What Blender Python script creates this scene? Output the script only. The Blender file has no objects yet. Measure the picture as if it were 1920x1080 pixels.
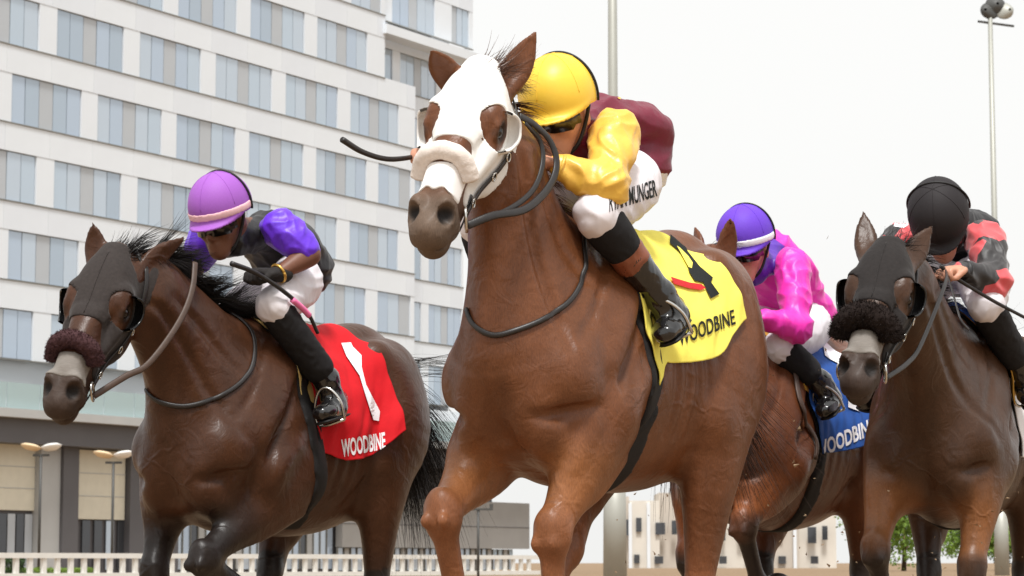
import bpy, bmesh, math, random
import numpy as np
from mathutils import Vector, Matrix

random.seed(7); RNG = np.random.default_rng(7)
C = bpy.context.scene.collection
SC = bpy.context.scene

# ------------------------------------------------------------------ camera, world, sun, exposure
FPX = 4650.0                      # focal length in pixels of a 1920 px wide frame
PITCH = math.atan(515 / FPX)
CAM = np.array([0.0, 0.0, 0.5])   # a low remote camera just above the rail foot
cd = bpy.data.cameras.new('camera'); cam = bpy.data.objects.new('camera', cd); C.objects.link(cam)
cam.location = CAM; cam.rotation_euler = (math.pi / 2 + PITCH, 0, 0)
cd.sensor_width = 36; cd.lens = 36 * FPX / 1920; cd.clip_start = 0.1; cd.clip_end = 3000
cd.dof.use_dof = True; cd.dof.focus_distance = 6.9; cd.dof.aperture_fstop = 16
SC.camera = cam
world = bpy.data.worlds.new('World'); SC.world = world; world.use_nodes = True
wn = world.node_tree.nodes; wl = world.node_tree.links
SUN_EL, SUN_AZ = math.radians(64), math.radians(178)   # azimuth the light comes from, clockwise from +Y
sky = wn.new('ShaderNodeTexSky'); sky.sky_type = 'NISHITA'; sky.sun_disc = False
sky.sun_elevation = SUN_EL; sky.sun_rotation = SUN_AZ
sky.air_density = 1.0; sky.dust_density = 6.0; sky.ozone_density = 1.0
hs = wn.new('ShaderNodeHueSaturation'); hs.inputs['Saturation'].default_value = 0.06
ovc = wn.new('ShaderNodeMix'); ovc.data_type = 'RGBA'; ovc.inputs[0].default_value = 0.75
ovc.inputs[7].default_value = (9.4, 9.4, 9.25, 1)           # even cloud layer
bgn = wn['Background']; bgn.inputs['Strength'].default_value = 0.104
wl.new(sky.outputs[0], hs.inputs['Color']); wl.new(hs.outputs[0], ovc.inputs[6]); wl.new(ovc.outputs[2], bgn.inputs['Color'])
sd = bpy.data.lights.new('sun', 'SUN'); sun = bpy.data.objects.new('sun', sd); C.objects.link(sun)
sd.energy = 2.9; sd.angle = math.radians(11); sd.color = (1, 0.985, 0.955)
sv = Vector((math.sin(SUN_AZ) * math.cos(SUN_EL), math.cos(SUN_AZ) * math.cos(SUN_EL), math.sin(SUN_EL)))
sun.rotation_euler = sv.to_track_quat('Z', 'Y').to_euler()
SC.view_settings.view_transform = 'Standard'; SC.view_settings.look = 'None'
SC.view_settings.exposure = 0.27; SC.view_settings.gamma = 1.0

# ------------------------------------------------------------------ materials
def srgb(r, g, b):
    f = lambda c: (c / 255 / 12.92) if c <= 10 else ((c / 255 + 0.055) / 1.055) ** 2.4
    return (f(r), f(g), f(b), 1.0)

def mat(name, col, rough=0.6, spec=0.5, metal=0.0, noise=0.0, nscale=20.0, bump=0.0, bscale=80.0, attr=None,
        sheen=0.0, coat=0.0, coat_rough=0.3, stretch=None, trans=0.0, emit=None, estr=0.0, ndetail=4.0, bdist=0.002):
    m = bpy.data.materials.new(name); m.use_nodes = True
    n = m.node_tree.nodes; l = m.node_tree.links; b = n['Principled BSDF']
    b.inputs['Base Color'].default_value = col
    b.inputs['Roughness'].default_value = rough; b.inputs['Specular IOR Level'].default_value = spec
    b.inputs['Metallic'].default_value = metal
    if sheen: b.inputs['Sheen Weight'].default_value = sheen; b.inputs['Sheen Roughness'].default_value = 0.4
    if coat: b.inputs['Coat Weight'].default_value = coat; b.inputs['Coat Roughness'].default_value = coat_rough
    if trans: b.inputs['Transmission Weight'].default_value = trans
    if emit: b.inputs['Emission Color'].default_value = emit; b.inputs['Emission Strength'].default_value = estr
    tc = n.new('ShaderNodeTexCoord'); mp = n.new('ShaderNodeMapping'); l.new(tc.outputs['Object'], mp.inputs[0])
    if stretch: mp.inputs['Scale'].default_value = stretch
    src = None
    if attr:
        a = n.new('ShaderNodeAttribute'); a.attribute_name = attr; src = a.outputs['Color']
        l.new(src, b.inputs['Base Color'])
    if noise:
        t = n.new('ShaderNodeTexNoise'); t.inputs['Scale'].default_value = nscale; t.inputs['Detail'].default_value = ndetail
        l.new(mp.outputs[0], t.inputs['Vector'])
        r = n.new('ShaderNodeMapRange'); r.inputs[1].default_value = 0.25; r.inputs[2].default_value = 0.75
        r.inputs[3].default_value = 1 - noise; r.inputs[4].default_value = 1 + noise
        l.new(t.outputs[0], r.inputs[0])
        x = n.new('ShaderNodeMix'); x.data_type = 'RGBA'; x.blend_type = 'MULTIPLY'; x.inputs[0].default_value = 1
        if src: l.new(src, x.inputs[6])
        else: x.inputs[6].default_value = col
        cmb = n.new('ShaderNodeCombineColor'); [l.new(r.outputs[0], cmb.inputs[i]) for i in range(3)]
        l.new(cmb.outputs[0], x.inputs[7]); l.new(x.outputs[2], b.inputs['Base Color'])
    if bump:
        t = n.new('ShaderNodeTexNoise'); t.inputs['Scale'].default_value = bscale; t.inputs['Detail'].default_value = 5
        l.new(mp.outputs[0], t.inputs['Vector'])
        bm = n.new('ShaderNodeBump'); bm.inputs['Strength'].default_value = bump; bm.inputs['Distance'].default_value = bdist
        l.new(t.outputs[0], bm.inputs['Height']); l.new(bm.outputs[0], b.inputs['Normal'])
    return m

# ------------------------------------------------------------------ object helpers
def tag(o, label=None, cat=None, group=None, kind=None):
    if label: o['label'] = label
    if cat: o['category'] = cat
    if group: o['group'] = group
    if kind: o['kind'] = kind
    return o

def empty(name, loc=(0, 0, 0), rz=0.0, label=None, cat=None, group=None):
    o = bpy.data.objects.new(name, None); C.objects.link(o); o.location = loc; o.rotation_euler = (0, 0, rz)
    o.empty_display_size = 0.1
    return tag(o, label, cat, group)

def link(name, me, material=None, parent=None):
    o = bpy.data.objects.new(name, me); C.objects.link(o)
    if material is not None and not me.materials: me.materials.append(material)
    if parent is not None: o.parent = parent
    return o

def pymesh(name, v, f, material=None, parent=None, smooth=True, col=None):
    me = bpy.data.meshes.new(name)
    me.from_pydata([tuple(map(float, p)) for p in v], [], [tuple(map(int, q)) for q in f])
    if smooth: me.polygons.foreach_set('use_smooth', [True] * len(me.polygons))
    if col is not None: set_col(me, col)
    me.update()
    return link(name, me, material, parent)

def set_col(me, col):
    a = me.color_attributes.new('coat', 'FLOAT_COLOR', 'POINT')
    c = np.ones((len(me.vertices), 4), np.float32); col = np.asarray(col); c[:, :col.shape[1]] = col
    a.data.foreach_set('color', c.ravel())

class MB:
    """collects boxes, bars and tubes into one mesh"""
    def __init__(s): s.v = []; s.f = []
    def box(s, lo, hi):
        n = len(s.v); x0, y0, z0 = lo; x1, y1, z1 = hi
        s.v += [(x0, y0, z0), (x1, y0, z0), (x1, y1, z0), (x0, y1, z0), (x0, y0, z1), (x1, y0, z1), (x1, y1, z1), (x0, y1, z1)]
        s.f += [tuple(n + i for i in q) for q in ((0, 3, 2, 1), (4, 5, 6, 7), (0, 1, 5, 4), (1, 2, 6, 5), (2, 3, 7, 6), (3, 0, 4, 7))]
        return s
    def tube(s, pts, r, sides=8, cap=True, flat=None):
        """r: number or list; flat: (normals, ratio) squashes along the given normals"""
        pts = [np.asarray(p, float) for p in pts]; n = len(pts); rr = r if hasattr(r, '__len__') else [r] * n
        base = len(s.v); ref = None
        for i, p in enumerate(pts):
            t = pts[min(i + 1, n - 1)] - pts[max(i - 1, 0)]; t = t / (np.linalg.norm(t) + 1e-9)
            if flat is not None:
                nn = np.asarray(flat[0][i], float); nn = nn - t * (nn @ t); nn /= (np.linalg.norm(nn) + 1e-9)
                a = np.cross(t, nn); ca, cb = 1.0, flat[1]; u, w = a, nn
            else:
                if ref is None:
                    ref = np.array([0, 0, 1.0]) if abs(t[2]) < 0.9 else np.array([1.0, 0, 0])
                u = np.cross(t, ref); u /= (np.linalg.norm(u) + 1e-9); w = np.cross(u, t); ref = w; ca = cb = 1.0
            for k in range(sides):
                an = 2 * math.pi * k / sides
                s.v.append(tuple(p + rr[i] * (u * math.cos(an) * ca + w * math.sin(an) * cb)))
        for i in range(n - 1):
            for k in range(sides):
                a0 = base + i * sides + k; a1 = base + i * sides + (k + 1) % sides
                s.f.append((a0, a1, a1 + sides, a0 + sides))
        if cap:
            s.f.append(tuple(base + k for k in range(sides))[::-1]); s.f.append(tuple(base + (n - 1) * sides + k for k in range(sides)))
        return s
    def build(s, name, material, parent=None, smooth=False): return pymesh(name, s.v, s.f, material, parent, smooth)

def catmull(P, m):
    P = np.asarray(P, float); n = len(P)
    if n < 3: return np.array([P[0] + (P[-1] - P[0]) * t for t in np.linspace(0, 1, m * (n - 1) + 1)])
    Q = np.vstack([2 * P[0] - P[1], P, 2 * P[-1] - P[-2]]); out = []
    for i in range(n - 1):
        p0, p1, p2, p3 = Q[i:i + 4]
        for t in np.linspace(0, 1, m, endpoint=False):
            out.append(0.5 * (2 * p1 + (p2 - p0) * t + (2 * p0 - 5 * p1 + 4 * p2 - p3) * t * t + (3 * p1 - p0 - 3 * p2 + p3) * t ** 3))
    out.append(P[-1]); return np.array(out)

# ------------------------------------------------------------------ implicit modelling: smooth unions on a grid, meshed by surface nets
def axis(lo, hi, fine, h, hf):
    """grid coordinates with spacing h, and hf inside the interval fine"""
    out = [lo]
    while out[-1] < hi:
        c = out[-1]; out.append(c + (hf if fine and fine[0] <= c <= fine[1] else h))
    return np.array(out, np.float32)

class Field:
    def __init__(s, ax, ay, az):
        s.a = (ax, ay, az); s.f = np.full((len(ax), len(ay), len(az)), 0.5, np.float32)
    def sl(s, lo, hi):
        r = []
        for a, l, h in zip(s.a, lo, hi):
            i, j = np.searchsorted(a, l), np.searchsorted(a, h, 'right')
            if j - i < 1: return None
            r.append(slice(i, j))
        return tuple(r)
    def grid(s, q):
        return s.a[0][q[0]][:, None, None], s.a[1][q[1]][None, :, None], s.a[2][q[2]][None, None, :]
    def mix(s, q, d, k, op):
        f = s.f[q]
        if op == 'add':
            if k > 0:
                h = np.maximum(k - np.abs(f - d), 0) / k; s.f[q] = np.minimum(f, d) - h * h * k * 0.25
            else: s.f[q] = np.minimum(f, d)
        elif op == 'sub':
            d = -d; h = np.maximum(k - np.abs(f - d), 0) / max(k, 1e-6); s.f[q] = np.maximum(f, d) + h * h * k * 0.25
    def ell(s, c, r, R=None, k=0.03, op='add'):
        c = np.asarray(c, np.float32); r = np.asarray(r, np.float32); R = np.eye(3) if R is None else np.asarray(R, float)
        e = np.sqrt(((R * r[None, :]) ** 2).sum(1)) + k + 0.03
        q = s.sl(c - e, c + e)
        if q is None: return
        X, Y, Z = s.grid(q); X = X - c[0]; Y = Y - c[1]; Z = Z - c[2]; R = R.astype(np.float32)
        k0 = 0; k1 = 0
        for j in range(3):
            p = R[0, j] * X + R[1, j] * Y + R[2, j] * Z
            k0 = k0 + (p / r[j]) ** 2; k1 = k1 + (p / r[j] ** 2) ** 2
        k0 = np.sqrt(k0); d = k0 * (k0 - 1) / np.sqrt(k1 + 1e-12)
        s.mix(q, np.where(k0 < 1e-3, -r.min(), d), k, op)
    def chain(s, st, side=(0, 1, 0), sub=4, k=0.04, op='add'):
        """st rows: x y z w h  (w half width along side, h half depth across)"""
        st = catmull(np.asarray(st, float), sub) if len(st) > 1 else np.asarray(st, float)
        m = st[:, 3:5].max() + k + 0.03
        q = s.sl(st[:, :3].min(0) - m, st[:, :3].max(0) + m)
        if q is None: return
        o = [x.start for x in q]; tmp = np.full(s.f[q].shape, 0.5, np.float32)
        for i in range(len(st) - 1):
            a, b = st[i, :3], st[i + 1, :3]; ax = b - a; L = np.linalg.norm(ax)
            if L < 1e-5: continue
            ax = ax / L; sd_ = np.asarray(side, float); sd_ = sd_ - ax * (sd_ @ ax); sd_ /= np.linalg.norm(sd_); up = np.cross(ax, sd_)
            mm = max(st[i, 3:5].max(), st[i + 1, 3:5].max()) + k + 0.02
            qq = s.sl(np.minimum(a, b) - mm, np.maximum(a, b) + mm)
            if qq is None: continue
            X, Y, Z = s.grid(qq); X = X - np.float32(a[0]); Y = Y - np.float32(a[1]); Z = Z - np.float32(a[2])
            D = lambda v: np.float32(v[0]) * X + np.float32(v[1]) * Y + np.float32(v[2]) * Z
            ta = D(ax); t = np.clip(ta / np.float32(L), 0, 1); qa = ta - t * np.float32(L)
            w = np.float32(st[i, 3]) + t * np.float32(st[i + 1, 3] - st[i, 3]); h = np.float32(st[i, 4]) + t * np.float32(st[i + 1, 4] - st[i, 4])
            mn = np.minimum(w, h); ps = D(sd_); pu = D(up)
            k0 = np.sqrt((ps / w) ** 2 + (pu / h) ** 2 + (qa / mn) ** 2)
            k1 = np.sqrt((ps / w ** 2) ** 2 + (pu / h ** 2) ** 2 + (qa / mn ** 2) ** 2 + 1e-9)
            d = np.where(k0 < 1e-2, -mn, k0 * (k0 - 1) / k1)
            rel = tuple(slice(z.start - oo, z.stop - oo) for z, oo in zip(qq, o))
            tmp[rel] = np.minimum(tmp[rel], d)
        s.mix(q, tmp, k, op)
    def at(s, P):
        """trilinear value at points (n,3)"""
        P = np.atleast_2d(P); ix = []; fr = []
        for j in range(3):
            a = s.a[j]; i = np.clip(np.searchsorted(a, P[:, j]) - 1, 0, len(a) - 2)
            ix.append(i); fr.append(np.clip((P[:, j] - a[i]) / (a[i + 1] - a[i]), 0, 1))
        r = 0
        for di in (0, 1):
            for dj in (0, 1):
                for dk in (0, 1):
                    w = (fr[0] if di else 1 - fr[0]) * (fr[1] if dj else 1 - fr[1]) * (fr[2] if dk else 1 - fr[2])
                    r = r + w * s.f[ix[0] + di, ix[1] + dj, ix[2] + dk]
        return r
    def grad(s, P, e=0.008):
        P = np.atleast_2d(np.asarray(P, float)); g = np.stack([s.at(P + e * np.eye(3)[j]) - s.at(P - e * np.eye(3)[j]) for j in range(3)], 1)
        return g / (np.linalg.norm(g, axis=1, keepdims=True) + 1e-9)
    def groove(s, pts, depth=.008, r=.022, k=.012):
        """a soft valley laid along the present surface"""
        P, N = s.snap(catmull(pts, 4), 0.0, 14); n = len(P); t = np.sin(np.linspace(.12, .88, n) * math.pi); depth *= 1.7; r *= .85
        Q = P + N * (r - depth * t)[:, None]; s.chain(np.column_stack([Q, np.full(n, r), np.full(n, r)]), sub=1, k=k, op='sub')
    def ridge(s, pts, height=.008, r=.03, k=.03):
        P, N = s.snap(catmull(pts, 4), 0.0, 14); n = len(P); t = np.sin(np.linspace(.12, .88, n) * math.pi); height *= 1.5
        Q = P - N * (r - height * t)[:, None]; s.chain(np.column_stack([Q, np.full(n, r), np.full(n, r)]), sub=1, k=k)
    def snap(s, P, off=0.0, it=6):
        P = np.atleast_2d(np.asarray(P, float)).copy()
        for _ in range(it):
            g = s.grad(P); P -= g * np.clip(s.at(P) - off, -0.03, 0.03)[:, None]
        return P, s.grad(P)

def surface(F, f=None, smooth=1):
    """naive surface nets on a rectilinear grid"""
    f = F.f if f is None else f; ax, ay, az = F.a; ins = f < 0
    c = ins[:-1, :-1, :-1].astype(np.int8)
    for d in range(1, 8):
        i, j, k = d >> 2 & 1, d >> 1 & 1, d & 1
        c = c + ins[i:i + ins.shape[0] - 1, j:j + ins.shape[1] - 1, k:k + ins.shape[2] - 1]
    cells = np.argwhere((c > 0) & (c < 8)); idx = np.full(c.shape, -1, np.int32); idx[tuple(cells.T)] = np.arange(len(cells))
    pos = np.zeros((len(cells), 3)); cnt = np.zeros(len(cells)); co = [ax.astype(float), ay.astype(float), az.astype(float)]
    cx = cells.T
    corners = [(i, j, k) for i in (0, 1) for j in (0, 1) for k in (0, 1)]
    for a in corners:
        for d in range(3):
            if a[d]: continue
            b = list(a); b[d] = 1
            fa = f[cx[0] + a[0], cx[1] + a[1], cx[2] + a[2]]; fb = f[cx[0] + b[0], cx[1] + b[1], cx[2] + b[2]]
            m = (fa < 0) != (fb < 0); t = np.where(m, fa / np.where(m, fa - fb, 1), 0)
            for j in range(3):
                pa = co[j][cx[j] + a[j]]; pb = co[j][cx[j] + b[j]]
                pos[:, j] += np.where(m, pa + t * (pb - pa), 0)
            cnt += m
    pos /= cnt[:, None]; quads = []
    for d in range(3):
        e, g = (d + 1) % 3, (d + 2) % 3
        s0 = [slice(None)] * 3; s1 = [slice(None)] * 3; s0[d] = slice(0, -1); s1[d] = slice(1, None)
        ia, ib = ins[tuple(s0)], ins[tuple(s1)]; x = np.argwhere(ia != ib)
        x = x[(x[:, e] > 0) & (x[:, g] > 0) & (x[:, e] < f.shape[e] - 1) & (x[:, g] < f.shape[g] - 1)]
        fl = ia[tuple(x.T)]
        def cell(de, dg):
            y = x.copy(); y[:, e] -= de; y[:, g] -= dg; return idx[tuple(y.T)]
        qd = np.stack([cell(1, 1), cell(0, 1), cell(0, 0), cell(1, 0)], 1)
        qd[~fl] = qd[~fl][:, ::-1]; quads.append(qd)
    quads = np.concatenate(quads); quads = quads[(quads >= 0).all(1)]
    for _ in range(smooth):
        acc = np.zeros_like(pos); n = np.zeros(len(pos))
        for i in range(4):
            a, b = quads[:, i], quads[:, (i + 1) % 4]
            for j in range(3):
                acc[:, j] += np.bincount(a, pos[b, j], len(pos)) + np.bincount(b, pos[a, j], len(pos))
            n += np.bincount(a, minlength=len(pos)) + np.bincount(b, minlength=len(pos))
        pos = pos * 0.5 + 0.5 * acc / np.maximum(n, 1)[:, None]
    return pos, quads

def fastmesh(name, v, q, material, parent=None, col=None):
    me = bpy.data.meshes.new(name); me.vertices.add(len(v)); me.vertices.foreach_set('co', np.asarray(v, np.float32).ravel())
    n = len(q); me.loops.add(4 * n); me.loops.foreach_set('vertex_index', q.ravel().astype(np.int32))
    me.polygons.add(n); me.polygons.foreach_set('loop_start', np.arange(0, 4 * n, 4, dtype=np.int32))
    me.polygons.foreach_set('use_smooth', np.ones(n, bool)); me.update(calc_edges=True); me.validate()
    if col is not None: set_col(me, col)
    return link(name, me, material, parent)

# ------------------------------------------------------------------ places: every runner has a frame (x forward, y its left, z up)
class Frame:
    def __init__(s, X, Y, deg):
        a = math.radians(deg); s.o = np.array([X, Y, 0.0]); s.deg = deg
        s.f = np.array([-math.sin(a), -math.cos(a), 0]); s.l = np.array([math.cos(a), -math.sin(a), 0])
        s.rz = math.atan2(s.f[1], s.f[0])
    def sol(s, px, py, y):
        """survey: the point of the plane 'y' to the left of the spine that is sighted at photo position px, py"""
        fw = np.array([0, math.cos(PITCH), math.sin(PITCH)]); up = np.array([0, -math.sin(PITCH), math.cos(PITCH)])
        d = fw + np.array([1.0, 0, 0]) * (px - 960) / FPX + up * (540 - py) / FPX
        t = (y - (CAM - s.o) @ s.l) / (d @ s.l); p = CAM + t * d - s.o
        return np.array([p @ s.f, y, p[2]])
def lerp(a, b, t): return a + (b - a) * t
def sstep(x, a, b):
    t = np.clip((x - a) / (b - a), 0, 1); return t * t * (3 - 2 * t)
# ------------------------------------------------------------------ horses
class Head:
    """head frame: a runs down the face from the poll, b from the face line to the jaw, y to the left"""
    def __init__(s, P, pitch, yaw=0.0, roll=0.0, size=1.0):
        p = math.radians(pitch); ea = np.array([math.cos(p), 0, -math.sin(p)]); eb = np.array([-math.sin(p), 0, -math.cos(p)]); ey = np.array([0, 1.0, 0])
        r = math.radians(roll); eb, ey = eb * math.cos(r) + ey * math.sin(r), ey * math.cos(r) - eb * math.sin(r)
        w = math.radians(yaw); Rz = np.array([[math.cos(w), -math.sin(w), 0], [math.sin(w), math.cos(w), 0], [0, 0, 1]])
        s.P = np.asarray(P, float); s.ea, s.eb, s.ey = Rz @ ea, Rz @ eb, Rz @ ey; s.R = np.stack([s.ea, s.eb, s.ey], 1); s.z = size; s.w = 1.12
    def p(s, a, b, y): return s.P + s.z * (s.ea * a + s.eb * b + s.ey * y * s.w)
    def abc(s, V): return (np.asarray(V) - s.P) @ s.R / s.z / np.array([1, 1, s.w])

def head_prims(F, H, ears=None, open_mouth=0.0):
    z = H.z
    def ch(rows, **kw):
        kw.setdefault('side', H.ey)
        F.chain([list(H.p(a, b, y)) + [w * z * H.w, h * z] for a, b, y, w, h in rows], **kw)
    def el(a, b, y, r, k=0.02, op='add', tilt=0.0):
        R = H.R
        if tilt:
            t = math.radians(tilt); R = np.stack([H.ea * math.cos(t) + H.eb * math.sin(t), -H.ea * math.sin(t) + H.eb * math.cos(t), H.ey], 1)
        F.ell(H.p(a, b, y), np.array(r) * z * np.array([1.04, 1.04, H.w]), R, k * z, op)
    # skull and nose
    ch([(0.00, .075, 0, .052, .06), (.07, .085, 0, .076, .078), (.15, .095, 0, .090, .092), (.22, .098, 0, .086, .098), (.30, .088, 0, .066, .088),
        (.38, .074, 0, .052, .074), (.46, .064, 0, .047, .062), (.53, .062, 0, .050, .056), (.575, .066, 0, .044, .046)], sub=4, k=.03)
    el(.13, .035, 0, (.10, .03, .06), .04)                       # forehead plate
    ch([(.26, .012, 0, .034, .016), (.36, .010, 0, .030, .016), (.47, .012, 0, .028, .014)], k=.03)   # flat nasal bone
    for s in (1, -1):
        el(.20, .165, s * .044, (.115, .085, .034), .035, tilt=8)     # jowl plate
        el(.172, .054, s * .076, (.044, .034, .022), .03, tilt=25)    # brow
        ch([(.20, .085, s * .082, .012, .012), (.27, .088, s * .070, .012, .011), (.35, .082, s * .056, .008, .008)], k=.03)   # facial crest
        ch([(.20, .20, s * .040, .026, .035), (.30, .170, s * .034, .020, .030), (.40, .135, s * .028, .018, .024), (.50, .118, s * .022, .018, .020)], k=.03)  # jaw bar
        el(.207, .068, s * .097, (.030, .021, .020), .012, 'sub', tilt=20)
        ch([(.172, .058, s * .088, .007, .007), (.205, .043, s * .090, .008, .008), (.236, .060, s * .086, .007, .007)], k=.012)   # upper lid
        ch([(.176, .072, s * .089, .005, .005), (.207, .091, s * .088, .006, .006), (.236, .072, s * .085, .005, .005)], k=.012)   # eye socket
        el(.538, .026, s * .034, (.050, .030, .026), .016, tilt=25)       # flared nostril wall
        el(.553, .014, s * .047, (.030, .021, .027), .007, 'sub', tilt=30)   # nostril
        el(.53, .085, s * .042, (.04, .03, .014), .025)
        el(.32, .045, s * .060, (.07, .016, .010), .02, 'sub')
        el(.45, .085, s * .052, (.06, .018, .010), .02, 'sub')
    el(.596, .052, 0, (.030, .036, .040), .025)
    el(.588, .075, .020, (.022, .022, .020), .02); el(.588, .075, -.020, (.022, .022, .020), .02); el(.575, .020, 0, (.030, .014, .020), .02)                        # upper lip
    el(.585, .108 + open_mouth, 0, (.034, .028, .032), .02)            # lower lip and chin
    el(.555, .128 + open_mouth, 0, (.034, .022, .028), .03)
    for s in (1, -1):                                                    # mouth line
        F.chain([list(H.p(.612, .083, s * .022)) + [.006, .006], list(H.p(.57, .090, s * .044)) + [.006, .006], list(H.p(.51, .098, s * .047)) + [.005, .005]], k=.010, op='sub')
    if ears:
        for s, base, tip, turn in ears:
            base = np.asarray(base, float); tip = np.asarray(tip, float); d = tip - base; L = np.linalg.norm(d); d /= L
            n = np.asarray(turn, float); n = n - d * (n @ d); n /= np.linalg.norm(n); sd_ = np.cross(d, n)   # n: the way the ear opens
            row = lambda t, off, w, h: list(base + d * L * t + n * off) + [w, h]
            F.chain([row(-.14, -.004, .028, .034), row(.06, 0, .030, .028), row(.22, -.004, .038, .024), row(.42, -.005, .043, .020), row(.62, -.002, .038, .016), row(.82, .006, .023, .011), row(1.0, .014, .004, .004)], side=sd_, k=.018)
            F.chain([row(.14, .032, .016, .013), row(.35, .026, .031, .016), row(.6, .021, .028, .013), row(.86, .021, .011, .008)], side=sd_, k=.006, op='sub')

def leg_chain(F, pts, rows, k=.03):
    st = []
    for (i, t, w, h, dx) in rows:
        p = lerp(np.asarray(pts[i], float), np.asarray(pts[min(i + 1, len(pts) - 1)], float), t); st.append([p[0] + dx, p[1], p[2], w, h])
    F.chain(st, k=k, sub=3)

def foreleg(F, s, E, K, T, H):
    leg_chain(F, [E, K], [(0, -.14, .088, .125, 0), (0, .12, .086, .122, 0), (0, .38, .073, .100, 0), (0, .66, .055, .068, 0), (0, .86, .047, .053, 0), (0, .94, .048, .052, 0)], k=.05)
    E, K, T, H = (np.asarray(v, float) for v in (E, K, T, H)); ax = (K - E) / np.linalg.norm(K - E); fr = np.array([-ax[2], 0, ax[0]]); fr = fr if fr[0] > 0 else -fr
    F.chain([list(lerp(E, K, .10) + fr * .085 + np.array([0, s * .018, 0])) + [.046, .048], list(lerp(E, K, .42) + fr * .066 + np.array([0, s * .018, 0])) + [.038, .040], list(lerp(E, K, .75) + fr * .030) + [.014, .016]], k=.012)   # extensor
    F.chain([list(lerp(E, K, .05) - fr * .090 + np.array([0, s * .026, 0])) + [.038, .042], list(lerp(E, K, .45) - fr * .068 + np.array([0, s * .024, 0])) + [.028, .030], list(lerp(E, K, .8) - fr * .030) + [.014, .014]], k=.010)   # flexor
    F.ell(K, (.043, .045, .066), k=.03)
    for s_ in (1, -1): F.ell(K + np.array([0, s_ * .030, 0]) + ax * -.012, (.024, .014, .034), k=.018); F.ell(K + np.array([.012, s_ * .026, 0]) + ax * .036, (.020, .016, .022), k=.016)
    F.ell(K + fr * .020 + np.array([0, 0, .010]), (.028, .036, .046), k=.02)
    d = (T - K) / np.linalg.norm(T - K); bk = np.array([d[2], 0, -d[0]]); bk = bk if bk[0] < 0 else -bk
    F.ell(K + bk * .042 + d * .012, (.020, .020, .024), k=.02)
    F.chain([list(K + d * .03) + [.046, .046], list(lerp(K, T, .28)) + [.034, .037], list(lerp(K, T, .75)) + [.030, .034], list(T) + [.036, .038]], k=.02)
    F.chain([list(lerp(K, T, .12) + bk * .026) + [.012, .012], list(lerp(K, T, .85) + bk * .024) + [.012, .012]], k=.015)
    pastern(F, T, H)

def pastern(F, T, H):
    T, H = np.asarray(T, float), np.asarray(H, float)
    F.ell(T, (.040, .036, .042), k=.02)
    F.chain([list(T) + [.032, .034], list(lerp(T, H, .5)) + [.028, .028], list(lerp(T, H, .75)) + [.036, .038]], k=.015)
    F.chain([list(lerp(T, H, .74)) + [.042, .044], list(lerp(T, H, 1.0)) + [.058, .062], list(lerp(T, H, 1.12)) + [.060, .064]], k=.008)

def hindleg(F, s, S, K, T, H, dz=0.0, rs=1.0):
    """stifle, hock, fetlock, hoof"""
    S, K, T, H = (np.asarray(v, float) for v in (S, K, T, H)); hip = np.array([-.2 - .37 * rs, s * .12, 1.30 + dz])
    F.chain([list(hip) + [.13, .20], list(lerp(hip, S, .5) + np.array([-.05, s * .02, 0])) + [.125, .215], list(S + np.array([-.03, 0, .02])) + [.095, .16], list(lerp(S, K, .3)) + [.080, .120],
             list(lerp(S, K, .62)) + [.058, .082], list(lerp(S, K, .9)) + [.042, .058]], k=.07)
    F.ell(S + np.array([.07, s * .01, .03]), (.07, .06, .08), k=.06)
    bt = np.array([-.2 - .52 * rs, s * .112, 1.12 + dz])
    F.chain([list(bt + np.array([.06, 0, .16])) + [.09, .10], list(bt) + [.085, .10], list(lerp(bt, K, .42) + np.array([-.02, 0, 0])) + [.060, .070], list(lerp(bt, K, .75)) + [.03, .035]], k=.05)   # hamstring
    ax = (K - S) / np.linalg.norm(K - S); bk = np.array([ax[2], 0, -ax[0]]); bk = bk if bk[0] < 0 else -bk
    F.chain([list(lerp(S, K, .55) + bk * .075) + [.014, .016], list(K + bk * .062 + np.array([0, 0, .02])) + [.020, .022]], k=.03)   # point of hock
    F.ell(K, (.050, .046, .062), k=.03)
    F.chain([list(K) + [.040, .046], list(lerp(K, T, .3)) + [.028, .034], list(lerp(K, T, .8)) + [.026, .030], list(T) + [.034, .036]], k=.02)
    pastern(F, T, H)

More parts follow.
